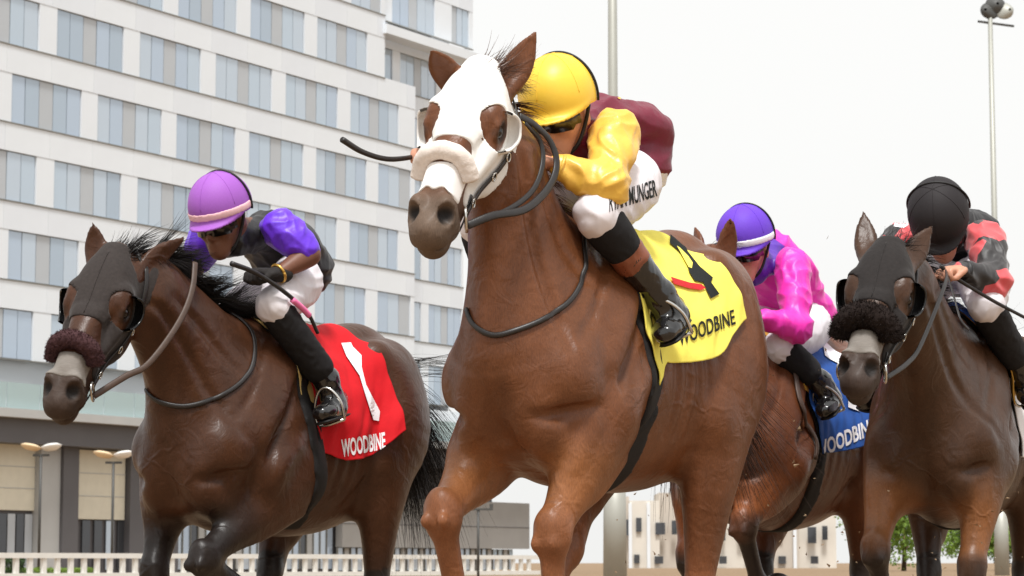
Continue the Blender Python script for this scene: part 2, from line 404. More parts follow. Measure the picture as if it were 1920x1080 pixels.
def horse_prims(F, q):
    dz = np.float32(q.get('dz', 0)); zabs = F.a[2]; xabs = F.a[0]; rs = q.get('rs', 1.0)
    F.a = (np.where(xabs > -.2, xabs, -.2 + (xabs + .2) / rs).astype(np.float32), F.a[1], zabs - dz)
    H = q['head']; cx = lambda x: x if x > -.2 else -.2 + (x + .2) * .73
    # trunk (x, zc, half width, half height)
    F.chain([[cx(x), 0, z - .030, w * .90, h + .024] for x, z, w, h in ((.50, 1.06, .150, .24), (.34, 1.08, .200, .31), (.12, 1.105, .232, .345), (-.12, 1.11, .258, .350), (-.36, 1.12, .268, .335),
             (-.58, 1.165, .258, .300), (-.78, 1.22, .236, .272), (-.93, 1.225, .18, .23), (-1.02, 1.20, .12, .17))], sub=8, k=.05)
    F.chain([[.22, 0, 1.38, .060, .10], [.02, 0, 1.45, .045, .085], [-.18, 0, 1.44, .045, .06], [-.40, 0, 1.43, .06, .05]], k=.10)      # withers and back
    F.chain([[-.44, 0, 1.42, .08, .08], [-.58, 0, 1.455, .10, .085], [-.73, 0, 1.40, .08, .08], [-.82, 0, 1.30, .05, .06]], k=.10)   # croup
    for s in (1, -1):
        # shoulder, point of shoulder, triceps, breast
        F.chain([[.02, s * .095, 1.40, .045, .09], [.19, s * .150, 1.24, .058, .13], [.36, s * .165, 1.08, .058, .115], [.47, s * .150, .985, .056, .085]], k=.05)
        F.ell((.48, s * .142, 1.00), (.095, .075, .11), k=.09)
        F.ell((.19, s * .188, 1.03), (.185, .062, .150), k=.045)
        F.ell((.29, s * .182, .93), (.10, .070, .11), k=.04)
        F.ell((.545, s * .078, .945), (.078, .084, .125), k=.022)
        F.ell((.45, s * .10, .84), (.13, .075, .085), k=.05)
        # flank hollow, hip bone, haunch
        F.ell((-.47, s * .27, 1.24), (.10, .035, .10), k=.08, op='sub')
        F.ell((-.48, s * .165, 1.40), (.075, .055, .05), k=.06)
        F.ell((-.61, s * .15, 1.25), (.165, .105, .22), k=.06)
    F.chain([[.64, 0, 1.02, .008, .012], [.635, 0, .92, .008, .012], [.58, 0, .83, .008, .012]], k=.04, op='sub')    # breast furrow
    for s in (1, -1):
        G = lambda *pts, **kw: F.groove([(x, s * y, z) for x, y, z in pts], **kw)
        Rg = lambda *pts, **kw: F.ridge([(x, s * y, z) for x, y, z in pts], **kw)
        Rg((.10, .15, 1.34), (.24, .20, 1.20), (.36, .21, 1.06), height=.012, r=.05, k=.05)           # spine of the shoulder blade
        G((.20, .12, 1.40), (.38, .19, 1.22), (.48, .17, 1.08), depth=.012, r=.03)                    # front edge of the shoulder
        G((.12, .2, 1.28), (.24, .24, 1.13), (.33, .25, 1.00), (.34, .25, .90), depth=.013, r=.028)   # before the triceps
        G((.03, .22, 1.24), (.01, .25, 1.08), (.06, .25, .95), (.13, .22, .85), depth=.013, r=.03)    # behind the shoulder
        G((.62, .12, .89), (.53, .20, .90), (.42, .24, .92), depth=.014, r=.026)                      # breast over the forearm
        Rg((.18, .24, 1.02), (.26, .24, .96), (.32, .23, .90), height=.010, r=.04, k=.04)
        for i_ in range(6): G((-.04 - .065 * i_, .25, 1.20), (-.075 - .07 * i_, .26, 1.02), (-.06 - .07 * i_, .22, .86), depth=.0045, r=.02, k=.015)
        G((-.36, .25, 1.26), (-.40, .27, 1.08), (-.36, .24, .92), (-.26, .18, .82), depth=.010, r=.03)   # flank fold
        G((-.47, .2, 1.36), (-.53, .25, 1.18), (-.50, .25, 1.0), depth=.011, r=.03)
        Rg((-.46, .2, 1.38), (-.56, .24, 1.26), (-.60, .25, 1.10), height=.010, r=.05, k=.05)
        G((-.66, .18, 1.34), (-.72, .22, 1.16), (-.66, .22, .95), depth=.013, r=.028)                  # hamstring
    F.a = (xabs, F.a[1], zabs)
    # neck
    F.chain(q['neck'], sub=12, k=.09)
    F.chain([[r[0], s * .055, r[2], .035, r[4] * .55] for r in q['neck'][1:4] for s in (1,)], k=.05, sub=8)
    F.chain([[r[0], -.055, r[2], .035, r[4] * .55] for r in q['neck'][1:4]], k=.05, sub=8)
    nr = [np.array(r) for r in q['neck']]
    for s in (1, -1):
        F.groove([(r[0] - .02, s * .25, r[2]) for r in nr[1:4]], depth=.008, r=.03)
        ax_ = nr[3][:3] - nr[0][:3]; ax_ /= np.linalg.norm(ax_); fr_ = np.array([-ax_[2], 0, ax_[0]]); fr_ = fr_ if fr_[0] > 0 else -fr_
        F.groove([tuple(r[:3] + fr_ * r[4] * .62 + np.array([0, s * .2, 0])) for r in nr[0:5]], depth=.009, r=.024)   # jugular groove
    for s in (1, -1): foreleg(F, s, *q['fore'][s]); hindleg(F, s, *q['hind'][s], dz=float(dz), rs=rs)
    if q.get('extra'): q['extra'](F)
    head_prims(F, H, q['ears'])

def coat_material(name, rough=.36, spec=.28):
    m = mat(name, (.1, .05, .03, 1), rough, spec, attr='coat', noise=.24, nscale=11, ndetail=7, bump=.25, bscale=170, sheen=.0, coat=.05, coat_rough=.3, stretch=(1, 1, .45))
    n = m.node_tree.nodes; l = m.node_tree.links
    # hair sheen and slight veins: a second, broader relief under the hair
    tc = n.new('ShaderNodeTexCoord'); t = n.new('ShaderNodeTexNoise'); t.inputs['Scale'].default_value = 17; t.inputs['Detail'].default_value = 4; t.inputs['Distortion'].default_value = .9
    l.new(tc.outputs['Object'], t.inputs['Vector'])
    b2 = n.new('ShaderNodeBump'); b2.inputs['Strength'].default_value = .38; b2.inputs['Distance'].default_value = .014; l.new(t.outputs[0], b2.inputs['Height'])
    old = [x for x in n if x.bl_idname == 'ShaderNodeBump' and x != b2][0]
    dn = n.new('ShaderNodeTexNoise'); dn.inputs['Scale'].default_value = 6; dn.inputs['Detail'].default_value = 2; l.new(tc.outputs['Object'], dn.inputs['Vector'])
    mx = n.new('ShaderNodeMix'); mx.data_type = 'RGBA'; mx.inputs[0].default_value = .16; l.new(tc.outputs['Object'], mx.inputs[6]); l.new(dn.outputs['Color'], mx.inputs[7])
    vo = n.new('ShaderNodeTexVoronoi'); vo.feature = 'DISTANCE_TO_EDGE'; vo.inputs['Scale'].default_value = 6.5; l.new(mx.outputs[2], vo.inputs['Vector'])
    vr = n.new('ShaderNodeMapRange'); vr.inputs[1].default_value = 0; vr.inputs[2].default_value = .07; vr.inputs[3].default_value = 1; vr.inputs[4].default_value = 0; vr.interpolation_type = 'SMOOTHSTEP'; l.new(vo.outputs['Distance'], vr.inputs[0])
    msk = n.new('ShaderNodeTexNoise'); msk.inputs['Scale'].default_value = 3.3; l.new(tc.outputs['Object'], msk.inputs['Vector'])
    mr = n.new('ShaderNodeMapRange'); mr.inputs[1].default_value = .48; mr.inputs[2].default_value = .62; l.new(msk.outputs[0], mr.inputs[0])
    mu = n.new('ShaderNodeMath'); mu.operation = 'MULTIPLY'; l.new(vr.outputs[0], mu.inputs[0]); l.new(mr.outputs[0], mu.inputs[1])
    b3 = n.new('ShaderNodeBump'); b3.inputs['Strength'].default_value = .35; b3.inputs['Distance'].default_value = .006; l.new(mu.outputs[0], b3.inputs['Height']); l.new(b2.outputs[0], b3.inputs['Normal']); l.new(b3.outputs[0], old.inputs['Normal'])
    # fine pale hairs and dust flecks
    fn = n.new('ShaderNodeTexNoise'); fn.inputs['Scale'].default_value = 420; fn.inputs['Detail'].default_value = 2; mp2 = n.new('ShaderNodeMapping'); mp2.inputs['Scale'].default_value = (1, 1, .18); l.new(tc.outputs['Object'], mp2.inputs[0]); l.new(mp2.outputs[0], fn.inputs['Vector'])
    fr_ = n.new('ShaderNodeMapRange'); fr_.inputs[1].default_value = .3; fr_.inputs[2].default_value = .7; fr_.inputs[3].default_value = .82; fr_.inputs[4].default_value = 1.18; l.new(fn.outputs[0], fr_.inputs[0])
    bs = n['Principled BSDF']; src = bs.inputs['Base Color'].links[0].from_socket; hx = n.new('ShaderNodeMix'); hx.data_type = 'RGBA'; hx.blend_type = 'MULTIPLY'; hx.inputs[0].default_value = 1; cc = n.new('ShaderNodeCombineColor'); [l.new(fr_.outputs[0], cc.inputs[i]) for i in range(3)]
    l.new(src, hx.inputs[6]); l.new(cc.outputs[0], hx.inputs[7]); l.new(hx.outputs[2], bs.inputs['Base Color'])
    rn = n.new('ShaderNodeMapRange'); rn.inputs[3].default_value = rough - .08; rn.inputs[4].default_value = rough + .14; l.new(dn.outputs[0], rn.inputs[0])
    at = n.new('ShaderNodeAttribute'); at.attribute_name = 'coat'; iv = n.new('ShaderNodeMath'); iv.operation = 'MULTIPLY_ADD'; iv.inputs[1].default_value = -.28; iv.inputs[2].default_value = .28; l.new(at.outputs['Alpha'], iv.inputs[0])
    ad = n.new('ShaderNodeMath'); ad.operation = 'ADD'; l.new(rn.outputs[0], ad.inputs[0]); l.new(iv.outputs[0], ad.inputs[1]); l.new(ad.outputs[0], bs.inputs['Roughness'])
    return m

def make_horse(name, fr, q, label, material):
    H = q['head']
    root = empty(name, fr.o, fr.rz, label, 'horse', 'racehorses galloping on the track')
    zt = max(q['ears'][0][2][2], q['ears'][1][2][2]) + .04; hx = H.p(.62, .05, 0); hf = q.get('hf', .0058); hb = q.get('hb', .0095)
    lo = H.P[0] - .20; xs = axis(-1.22, max(hx[0] + .06, .80), (lo, 2), hb, hf)
    ys = axis(-.36, .361, (-.13 + H.P[1] - .02, .13 + H.P[1] + .02), hb, hf); zs = axis(-.01, zt, (hx[2] - .12, 3), hb, hf)
    F = Field(xs, ys, zs); horse_prims(F, q)
    v, f = surface(F, smooth=2)
    # coat colour
    col = np.tile(np.array(q['coat']), (len(v), 1)); abc = H.abc(v)
    def blend(w, c):
        nonlocal col
        w = np.clip(w, 0, 1)[:, None]; col = col * (1 - w) + np.array(c) * w
    hd = sstep(-abc[:, 1] * 0 + abc[:, 0], -.12, .05) * (abc[:, 1] < .26) * (abc[:, 1] > -.08) * (np.abs(abc[:, 2]) < .16)
    wob = .03 * np.sin(v[:, 0] * 23) * np.sin(v[:, 1] * 31 + 1) + .02 * np.sin(v[:, 2] * 41)
    for s in (1, -1):
        E, K, T, Hh = (np.asarray(p, float) for p in q['fore'][s])
        d = np.minimum(seg_d(v, E, K), seg_d(v, K, T)); t = seg_t(v, E, K)
        m = sstep(-d, -.20, -.07) * sstep(v[:, 1] * s, -.04, .04) * sstep(-v[:, 2], -E[2] - .06, -E[2] + .10)
        blend(m * sstep(t + wob, .0, .55), q['leg']); blend(m * sstep(t + wob, q['blk'] - .25, q['blk'] + .25), q['low'])
        m2 = (np.minimum(seg_d(v, K, T), seg_d(v, T, Hh)) < .09) * sstep(K[2] - v[:, 2] + wob, -.10, .06); blend(m2, q['low'])
        S, K, T, Hh = (np.asarray(p, float) for p in q['hind'][s])
        d = np.minimum(seg_d(v, S, K), seg_d(v, K, T)); t = seg_t(v, S, K); m = sstep(-d, -.18, -.09) * sstep(v[:, 1] * s, -.04, .02)
        blend(m * sstep(t + wob, .5, 1.2) * .9, q['low'])
        m2 = (np.minimum(seg_d(v, K, T), seg_d(v, T, Hh)) < .09); blend(m2 * 1.0, q['low'])
    blend(hd * sstep(abc[:, 0] + wob * .5, q.get('muz0', .40), q.get('muz1', .54)), q['muzzle'])
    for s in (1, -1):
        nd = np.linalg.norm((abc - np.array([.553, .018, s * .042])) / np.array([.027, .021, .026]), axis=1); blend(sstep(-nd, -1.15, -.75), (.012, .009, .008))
        ed = np.linalg.norm((abc - np.array([.207, .068, s * .088])) / np.array([.036, .028, .03]), axis=1); blend(sstep(-ed, -1.2, -.8) * .8, (.016, .011, .008))
    matte = np.clip(hd * sstep(abc[:, 0], .40, .50), 0, 1); col = np.column_stack([col, 1 - matte])
    body = fastmesh('body', v, f, material, root, col)
    for s in (1, -1):
        ec = H.p(.207, .068, s * .0770); me = bpy.data.meshes.new('eye'); bm = bmesh.new(); bmesh.ops.create_uvsphere(bm, u_segments=20, v_segments=12, radius=.0225 * H.z)
        bm.to_mesh(me); bm.free(); me.polygons.foreach_set('use_smooth', [True] * len(me.polygons)); e = link('eye', me, M['eye'], root); e.location = ec
    return root, F, body

def seg_t(v, a, b): d = b - a; return np.clip(((v - a) @ d) / (d @ d), 0, 1)
def seg_d(v, a, b): t = seg_t(v, a, b); return np.linalg.norm(v - (a + t[:, None] * (b - a)), axis=1)
M = {}
M['eye'] = mat('eye', srgb(22, 14, 10), .06, .6)
for k_ in ('chestnut', 'bay', 'dark_bay', 'red_bay'): M[k_] = coat_material(k_ + '_coat')
M['dirt'] = mat('track_dirt', srgb(138, 116, 92), .95, .2, noise=.25, nscale=3, bump=.6, bscale=14, bdist=.03)
g = pymesh('ground', [(-900, -60, 0), (900, -60, 0), (900, 2500, 0), (-900, 2500, 0)], [(0, 1, 2, 3)], M['dirt']); tag(g, kind='structure')

def neck_rows(H, base=((.36, 1.17, .165, .33), (.45, 1.33, .128, .245), (.525, 1.48, .098, .18), (.585, 1.62, .082, .135)), dy=0.0):
    e = H.p(.08, .115, 0); rows = [[x, dy * i / 4, z, w, h] for i, (x, z, w, h) in enumerate(base)]
    return rows + [[e[0], e[1], e[2], .068, .095]]
# ---- runner four
R4 = Frame(.25, 7.3, 28.5)
H4 = Head((.708, -.01, 1.875), 56, 5.3, -9.1, 1.01)
q4 = dict(head=H4, neck=neck_rows(H4), ears=[(1, H4.p(.045, .100, .058), R4.sol(1003, 62, .10), (.75, .55, .1)), (-1, H4.p(.045, .085, -.062), R4.sol(810, 88, -.095), (.95, .15, .1))],
          fore={1: ((.335, .165, .86), R4.sol(1035, 1000, .125), (.50, .12, .30), (.42, .12, .14)), -1: ((.34, -.165, .83), R4.sol(828, 965, -.125), (.60, -.12, .36), (.50, -.12, .20))},
          hind={1: ((-.42, .19, .90), (-.38, .15, .40), (-.10, .15, .15), (.0, .15, .04)), -1: ((-.32, -.19, .90), (-.10, -.15, .54), (.12, -.14, .26), (.24, -.14, .12))},
          coat=srgb(102, 61, 36)[:3], leg=srgb(138, 89, 54)[:3], low=srgb(128, 80, 51)[:3], blk=.9, muzzle=srgb(97, 80, 67)[:3], rs=.88)
h4, F4, b4 = make_horse('racehorse', R4, q4, 'chestnut racehorse in a white hood carrying the yellow number 4 cloth', M['chestnut'])

# ---- runner one (left)
R1 = Frame(-1.0, 9.0, 28.5)
_w = R1.sol(505, 578, 0); R1.o = R1.o + R1.f * _w[0]          # withers over the origin
H1 = Head((.959, 0, 1.567), 60, 4, -15, 1.044)
n1 = neck_rows(H1, ((.34, 1.08, .165, .32), (.47, 1.20, .135, .25), (.61, 1.32, .108, .195), (.76, 1.42, .090, .155)))
q1 = dict(head=H1, neck=n1, ears=[(1, H1.p(.05, .10, .060), R1.sol(345, 442, .10), (.5, .6, -.5)), (-1, H1.p(.03, .085, -.060), R1.sol(178, 418, -.09), (.95, .15, .1))],
          fore={1: (R1.sol(540, 905, .165), R1.sol(378, 1050, .13), (.22, .12, .36), (.05, .12, .32)), -1: ((.36, -.165, .84), R1.sol(288, 1075, -.125), (.36, -.12, .16), (.42, -.12, .05))},
          hind={1: ((-.50, .19, .86), R1.sol(705, 1100, .15), (-.40, .15, .16), (-.30, .15, .04)), -1: ((-.40, -.19, .86), (-.24, -.15, .46), (-.05, -.14, .20), (.06, -.14, .06))},
          coat=srgb(69, 41, 25)[:3], leg=srgb(74, 45, 28)[:3], low=srgb(34, 28, 26)[:3], blk=.55, muzzle=srgb(62, 48, 40)[:3], hf=.0085, hb=.013, dz=-.11)
h1, F1, b1 = make_horse('racehorse', R1, q1, 'dark bay racehorse in a black hood carrying the red number 1 cloth', M['bay'])

# ---- runner at the far right
R5 = Frame((1790 - 960) / FPX * 9.2, 9.2, 20)
H5 = Head((1.13, -.015, 1.57), 52.5, -6, -8.5, 1.02)
n5 = neck_rows(H5, ((.36, 1.10, .165, .31), (.55, 1.22, .125, .235), (.74, 1.33, .10, .18), (.92, 1.425, .085, .145)))
q5 = dict(head=H5, neck=n5, ears=[(1, H5.p(.05, .09, .056), H5.p(-.15, .10, .095), (.8, .5, .1)), (-1, H5.p(.04, .085, -.058), H5.p(-.16, .06, -.10), (.95, .2, .1))],
          fore={1: ((.36, .165, .84), (.52, .14, .48), (.48, .13, .18), (.52, .13, .05)), -1: ((.40, -.165, .85), (.66, -.17, .54), (.52, -.15, .28), (.40, -.14, .16))},
          hind={1: ((-.50, .19, .86), (-.62, .15, .46), (-.40, .15, .16), (-.30, .15, .04)), -1: ((-.40, -.19, .86), (-.24, -.15, .46), (-.05, -.14, .20), (.06, -.14, .06))},
          coat=srgb(65, 42, 27)[:3], leg=srgb(122, 78, 45)[:3], low=srgb(44, 36, 32)[:3], blk=1.05, muzzle=srgb(58, 46, 40)[:3], hf=.0085, hb=.013, dz=-.08)
h5, F5, b5 = make_horse('racehorse', R5, q5, 'dark bay racehorse in a black hood with a wide black sheepskin noseband', M['dark_bay'])

# ---- runner hidden behind number four
R2 = Frame((1445 - 960) / FPX * 9.9, 9.9, 29)
H2 = Head(tuple(R2.sol(1322, 462, 0)), 58, 0, 0)
n2 = neck_rows(H2, ((.34, 1.10, .165, .32), (.43, 1.22, .13, .25), (.50, 1.33, .10, .19), (.57, 1.42, .085, .15)))
q2 = dict(head=H2, neck=n2, ears=[(1, H2.p(.03, .09, .056), R2.sol(1368, 404, .085), (.6, .7, .1)), (-1, H2.p(.015, .085, -.058), H2.p(-.15, .06, -.08), (.75, -.6, .1))],
          fore={1: ((.36, .165, .84), (.58, .13, .64), (.42, .12, .42), (.24, .12, .40)), -1: ((.36, -.165, .84), (.50, -.13, .52), (.44, -.12, .22), (.36, -.12, .06))},
          hind={1: ((-.50, .19, .86), (-.58, .15, .46), (-.40, .15, .16), (-.30, .15, .04)), -1: ((-.40, -.19, .86), (-.24, -.15, .46), (-.05, -.14, .20), (.06, -.14, .06))},
          coat=srgb(96, 54, 31)[:3], leg=srgb(130, 76, 44)[:3], low=srgb(44, 36, 33)[:3], blk=1.15, muzzle=srgb(74, 60, 52)[:3], hf=.010, hb=.013, dz=-.08)
h2, F2, b2 = make_horse('racehorse', R2, q2, 'reddish bay racehorse half hidden behind the chestnut, with a blue cloth', M['red_bay'])
for h_ in ('H1', 'H5', 'H2'): print(h_, [round(x, 2) for x in globals()[h_].P], globals()['R' + h_[1]].o.round(2))
# ------------------------------------------------------------------ background: hotel, podium, fence, poles, far building, trees
M['panel'] = mat('white_panel', srgb(223, 228, 233), .55, .3, noise=.025, nscale=.6)
M['panel_b'] = mat('white_panel_b', srgb(220, 225, 231), .55, .3, noise=.025, nscale=.6)
M['joint'] = mat('wall_backing', srgb(184, 188, 192), .8, .2); M['sill'] = mat('dark_sill', srgb(120, 118, 112), .5, .4); M['wframe'] = mat('window_frame', srgb(132, 142, 148), .4, .5)
def glassm(name, c, r=.06):
    m = mat(name, c, r, .7, .25)
    n = m.node_tree.nodes; l = m.node_tree.links; tc = n.new('ShaderNodeTexCoord'); t = n.new('ShaderNodeTexNoise'); t.inputs['Scale'].default_value = .9; t.inputs['Detail'].default_value = 1
    b = n.new('ShaderNodeBump'); b.inputs['Strength'].default_value = .15; b.inputs['Distance'].default_value = .05; l.new(tc.outputs['Object'], t.inputs['Vector']); l.new(t.outputs[0], b.inputs['Height']); l.new(b.outputs[0], n['Principled BSDF'].inputs['Normal']); return m
M['glass0'] = glassm('glass_pale', srgb(188, 200, 212)); M['glass1'] = glassm('glass_blue', srgb(178, 192, 208)); M['glass2'] = glassm('glass_green', srgb(184, 198, 211))
M['glass3'] = glassm('glass_deep', srgb(170, 184, 198)); M['infill'] = mat('grey_infill', srgb(180, 185, 190), .5, .4, noise=.03, nscale=1); M['dark_clad'] = mat('dark_cladding', srgb(92, 90, 92), .6, .4, noise=.06, nscale=.8)
M['grey_wall'] = mat('grey_wall', srgb(150, 147, 143), .7, .3, noise=.06, nscale=.8); M['screen'] = mat('beige_screen', srgb(216, 210, 192), .8, .2, noise=.05, nscale=2); M['column'] = mat('light_column', srgb(176, 176, 174), .6, .3, noise=.05, nscale=1)
M['dark_glass'] = glassm('dark_glass', srgb(70, 72, 76)); M['clear_rail'] = mat('rail_glass', srgb(186, 206, 206), .08, .6, trans=.35); M['concrete'] = mat('fence_concrete', srgb(222, 220, 214), .8, .2, noise=.06, nscale=3)
M['pole'] = mat('pole_metal', srgb(168, 168, 160), .5, .5, .3, noise=.05, nscale=1); M['lamp_dark'] = mat('lamp_housing', srgb(70, 70, 68), .5, .5); M['lamp_glass'] = mat('lamp_disc', srgb(240, 238, 234), .4, .4); M['lamp_warm'] = mat('lamp_warm', srgb(232, 206, 168), .4, .4)
M['beige'] = mat('beige_render', srgb(214, 208, 198), .8, .2, noise=.05, nscale=.5); M['beige2'] = mat('tan_render', srgb(196, 187, 176), .8, .2, noise=.05, nscale=.5)
M['leaf'] = mat('leaf_green', srgb(118, 146, 60), .6, .3, noise=.3, nscale=3); M['leaf_dark'] = mat('leaf_dark', srgb(54, 76, 40), .6, .3, noise=.3, nscale=3); M['bark'] = mat('bark', srgb(92, 76, 62), .9, .2, noise=.2, nscale=5)

BA = math.radians(31); BT = np.array([math.sin(BA), math.cos(BA), 0]); D0 = 103.0
B0 = np.array([-960 / FPX * D0, D0, 0.0]); BRZ = math.atan2(BT[1], BT[0])
hotel = empty('hotel_building', B0, BRZ, 'white panelled hotel block with bands of blue windows', 'building')
WH, FL, Z0 = 2.10, 3.33, 22.30
def boxmesh(name, lo, hi): return MB().box(lo, hi), name
_pm = {}
def piece(name, size, pos, m, parent):
    """boxes share their mesh by size and material; origin at the lower front left corner"""
    k = (name, tuple(round(x, 3) for x in size), m.name)
    if k not in _pm:
        o = MB().box((0, 0, 0), size).build(name, m, parent); _pm[k] = o.data
    else: o = link(name, _pm[k], None, parent)
    o.location = pos; return o
def window(u0, w, z, y, first=0, n=5):
    fr_ = piece('window', (w, .04, WH), (u0, y + .10, z), M['wframe'], hotel); pw = (w - .04 * (n + 1)) / n
    for i in range(n):
        g_ = M['infill'] if (i + first) % 5 == 2 else M[random.choice(('glass0', 'glass1', 'glass0', 'glass2', 'glass1', 'glass0', 'glass2', 'glass3'))]
        o = piece('pane', (pw, .02, WH - .07), (.04 + i * (pw + .04), -.024 - random.uniform(0, .006), .035), g_, fr_)
        if g_ is not M['infill']: o.rotation_euler = (random.uniform(-.006, .006), 0, random.uniform(-.008, .008))
UL, U1, U2, UR = -14.0, 28.4, 31.3, 38.2
rows = list(range(-4, 5))                       # -: upwards
def wall_band(z0, z1, ua, ub, y=0.0, mi=0):
    piece('wall', (ub - ua, .30, z1 - z0), (ua, y + .02, z0), M['joint'], hotel)
    x = ua
    while x < ub - .01:
        w = min(2.78, ub - x); piece('panel', (w - .010, .035, z1 - z0 - .010), (x + .005, y - .018, z0 + .005), M['panel'] if (int(x * 7) + mi) % 3 else M['panel_b'], hotel); x += 2.78
for r in rows:
    z = Z0 - FL * r; even = r % 2 == 0; st = 3.02 if even else .26; per = 5.57 if even else 5.52
    ub = U1 if r <= -1 else U2
    wall_band(z + WH, z + FL, UL, ub, 0, r)
    piece('sill', (ub - UL, .10, .05), (UL, -.06, z - .05), M['sill'], hotel)
    us = [st + per * k for k in range(-4, 8)]; us = [u for u in us if u > UL + .3 and u < ub - 1.2]; prev = UL
    for u in us:
        w = min(4.45, ub - .35 - u)
        piece('pier', (u - prev, .30, WH), (prev, .0, z), M['panel'], hotel)
        window(u, w, z, 0, 0, 5 if w > 4 else max(1, int(w / .9))); prev = u + w
    piece('pier', (ub - prev, .30, WH), (prev, 0, z), M['panel'], hotel)
    # set back wing at the right end
    y = 1.3 if r > -2 else .7
    wall_band(z + WH, z + FL, ub, UR, y, r); piece('sill', (UR - ub, .10, .05), (ub, y - .06, z - .05), M['sill'], hotel)
    pw = ub
    for u, w in (((ub + .15, 2.5), (ub + 3.4, 3.6)) if r > -2 else ((ub + 1.7, 4.2), (ub + 7.6, 1.8))):
        w = min(w, UR - .15 - u); piece('pier', (u - pw, .3, WH), (pw, y, z), M['panel'], hotel); window(u, w, z, y, 2 if w < 3 else 0, 3 if w < 3 else 5); pw = u + w
    piece('pier', (max(UR - pw, .05), .3, WH), (pw, y, z), M['panel'], hotel)
    piece('return_wall', (.3, y + .3, FL), (ub - .302, .002, z), M['panel'], hotel)
piece('core', (UR - UL - .2, 14, 37), (UL + .1, 2.2, 2.0), M['joint'], hotel)
piece('core', (UR - UL - 12, 1.6, 27), (UL + .1, .36, 7.4), M['joint'], hotel)
piece('ledge', (UR - U1 + 2.5, 1.0, .5), (U1 - .2, -.25, Z0 + FL * 2 - 1.0), M['panel'], hotel)
# ground floor podium in front
pod = empty('podium', B0, BRZ, 'dark grey ground floor of the hotel with beige blinds and glass terrace rail', 'building')
PY = -1.6
piece('terrace_slab', (56, 4, .35), (UL, PY - .9, 6.35), M['column'], pod); piece('fascia', (56, 3, 1.0), (UL, PY - .4, 5.35), M['dark_clad'], pod)
for i in range(28): piece('rail_pane', (1.94, .03, 1.05), (UL + 2 * i, PY - .6, 6.72), M['clear_rail'], pod)
piece('terrace_wall', (56, .3, 1.9), (UL, .4, 6.7), M['panel'], pod)
piece('recess', (52, .2, 5.4), (UL, PY + .9, 0), M['dark_clad'], pod)
for u0, u1, m_, z0, z1, d in ((-6.0, -2.4, 'dark_clad', 0, 5.35, .3), (-2.4, 1.25, 'screen', 2.65, 5.35, .15), (1.25, 2.5, 'column', 0, 5.35, .45), (2.5, 3.5, 'dark_clad', 0, 5.35, .60), (3.55, 7.05, 'screen', 2.35, 5.30, .15), (7.1, 10.5, 'dark_clad', 0, 5.35, .4)):
    piece('screen' if m_ == 'screen' else 'column', (u1 - u0 - .02, d, z1 - z0), (u0, PY + .88 - d, z0), M[m_], pod)
    if m_ == 'screen': 
        for zz in (.33, .66): piece('joint', (u1 - u0 - .02, .012, .03), (u0, PY + .86 - d, z0 + (z1 - z0) * zz), M['column'], pod)
for i in range(9): piece('pane', (.50, .03, 2.1), (3.58 + i * .39 * 1.0, PY + .80 - .02 * (i % 2), .2), M['dark_glass'] if i % 3 else M['glass0'], pod) if i % 2 == 0 else None
for i in range(7): piece('pane', (.44, .03, 2.3), (-2.35 + i * .52, PY + .80, .2), M['dark_glass'] if i % 2 else M['infill'], pod)
for i in range(22): piece('pane', (.50, .03, 3.0), (10.6 + i * .56, PY + .80, .2), M[('glass0', 'column', 'glass1', 'glass0', 'dark_glass')[(i * 7) % 5]], pod); piece('mullion', (.05, .10, 3.0), (10.55 + i * .56, PY + .74, .2), M['sill'], pod)
piece('grey_panel', (18, .4, 2.5), (23.0, PY + .30, 1.25), M['grey_wall'], pod); piece('grey_panel', (18, .42, .03), (23.0, PY + .28, 2.4), M['dark_clad'], pod)
for i in range(30): piece('pane', (.46, .03, 1.1), (23.0 + i * .56, PY + .60, .12), M[('glass0', 'column', 'glass1')[i % 3]], pod); piece('mullion', (.05, .10, 1.1), (22.96 + i * .56, PY + .54, .12), M['sill'], pod)
# fence
fence = empty('balustrade', B0, BRZ, 'low pale concrete balustrade along the foot of the hotel', 'fence')
piece('rail', (46, .16, .14), (UL - 32, -26.0, .62), M['concrete'], fence); piece('rail', (46, .16, .14), (UL - 32, -26.0, .08), M['concrete'], fence)
for i in range(84): piece('post', (.15, .10, .40), (UL - 32 + i * .545, -25.97, .22), M['concrete'], fence)
def gpoint(px, Y): return np.array([(px - 960) / FPX * Y, Y, 0.0])
def zat(py, Y): return .5 + (1055 - py) / FPX * Y
# twin area lamps
for px, py, lab in ((78, 838, 'twin disc lamp post at the far left before the beige blind'), (214, 852, 'twin disc lamp post before the dark wall, right of its pair')):
    Y = 88.0; p = gpoint(px, Y); r = empty('lamp_post', p, 0, lab, 'lamp post', 'twin disc lamps before the hotel'); z = zat(py, Y)
    MB().tube([(0, 0, 0), (0, 0, z - .35)], .05, 8).build('pole', M['lamp_dark'], r, True); MB().box((-.28, -.05, z - .36), (.30, .05, z - .28)).build('bracket', M['lamp_dark'], r)
    for s, m_ in ((-1, 'lamp_warm'), (1, 'lamp_glass')):
        vs = []; fs = []; n = 20
        for rr, zz in ((.02, -.15), (.22, -.13), (.34, -.05), (.37, .0), (.24, .06), (.02, .08)):
            vs += [(s * .36 + rr * math.cos(t * 2 * math.pi / n), rr * math.sin(t * 2 * math.pi / n), z + zz + s * .16 * rr * math.cos(t * 2 * math.pi / n) - .12 * rr * math.sin(t * 2 * math.pi / n)) for t in range(n)]
        for i in range(5):
            for t in range(n): fs.append((i * n + t, i * n + (t + 1) % n, (i + 1) * n + (t + 1) % n, (i + 1) * n + t))
        pymesh('lamp_head', vs, fs, M[m_], r)
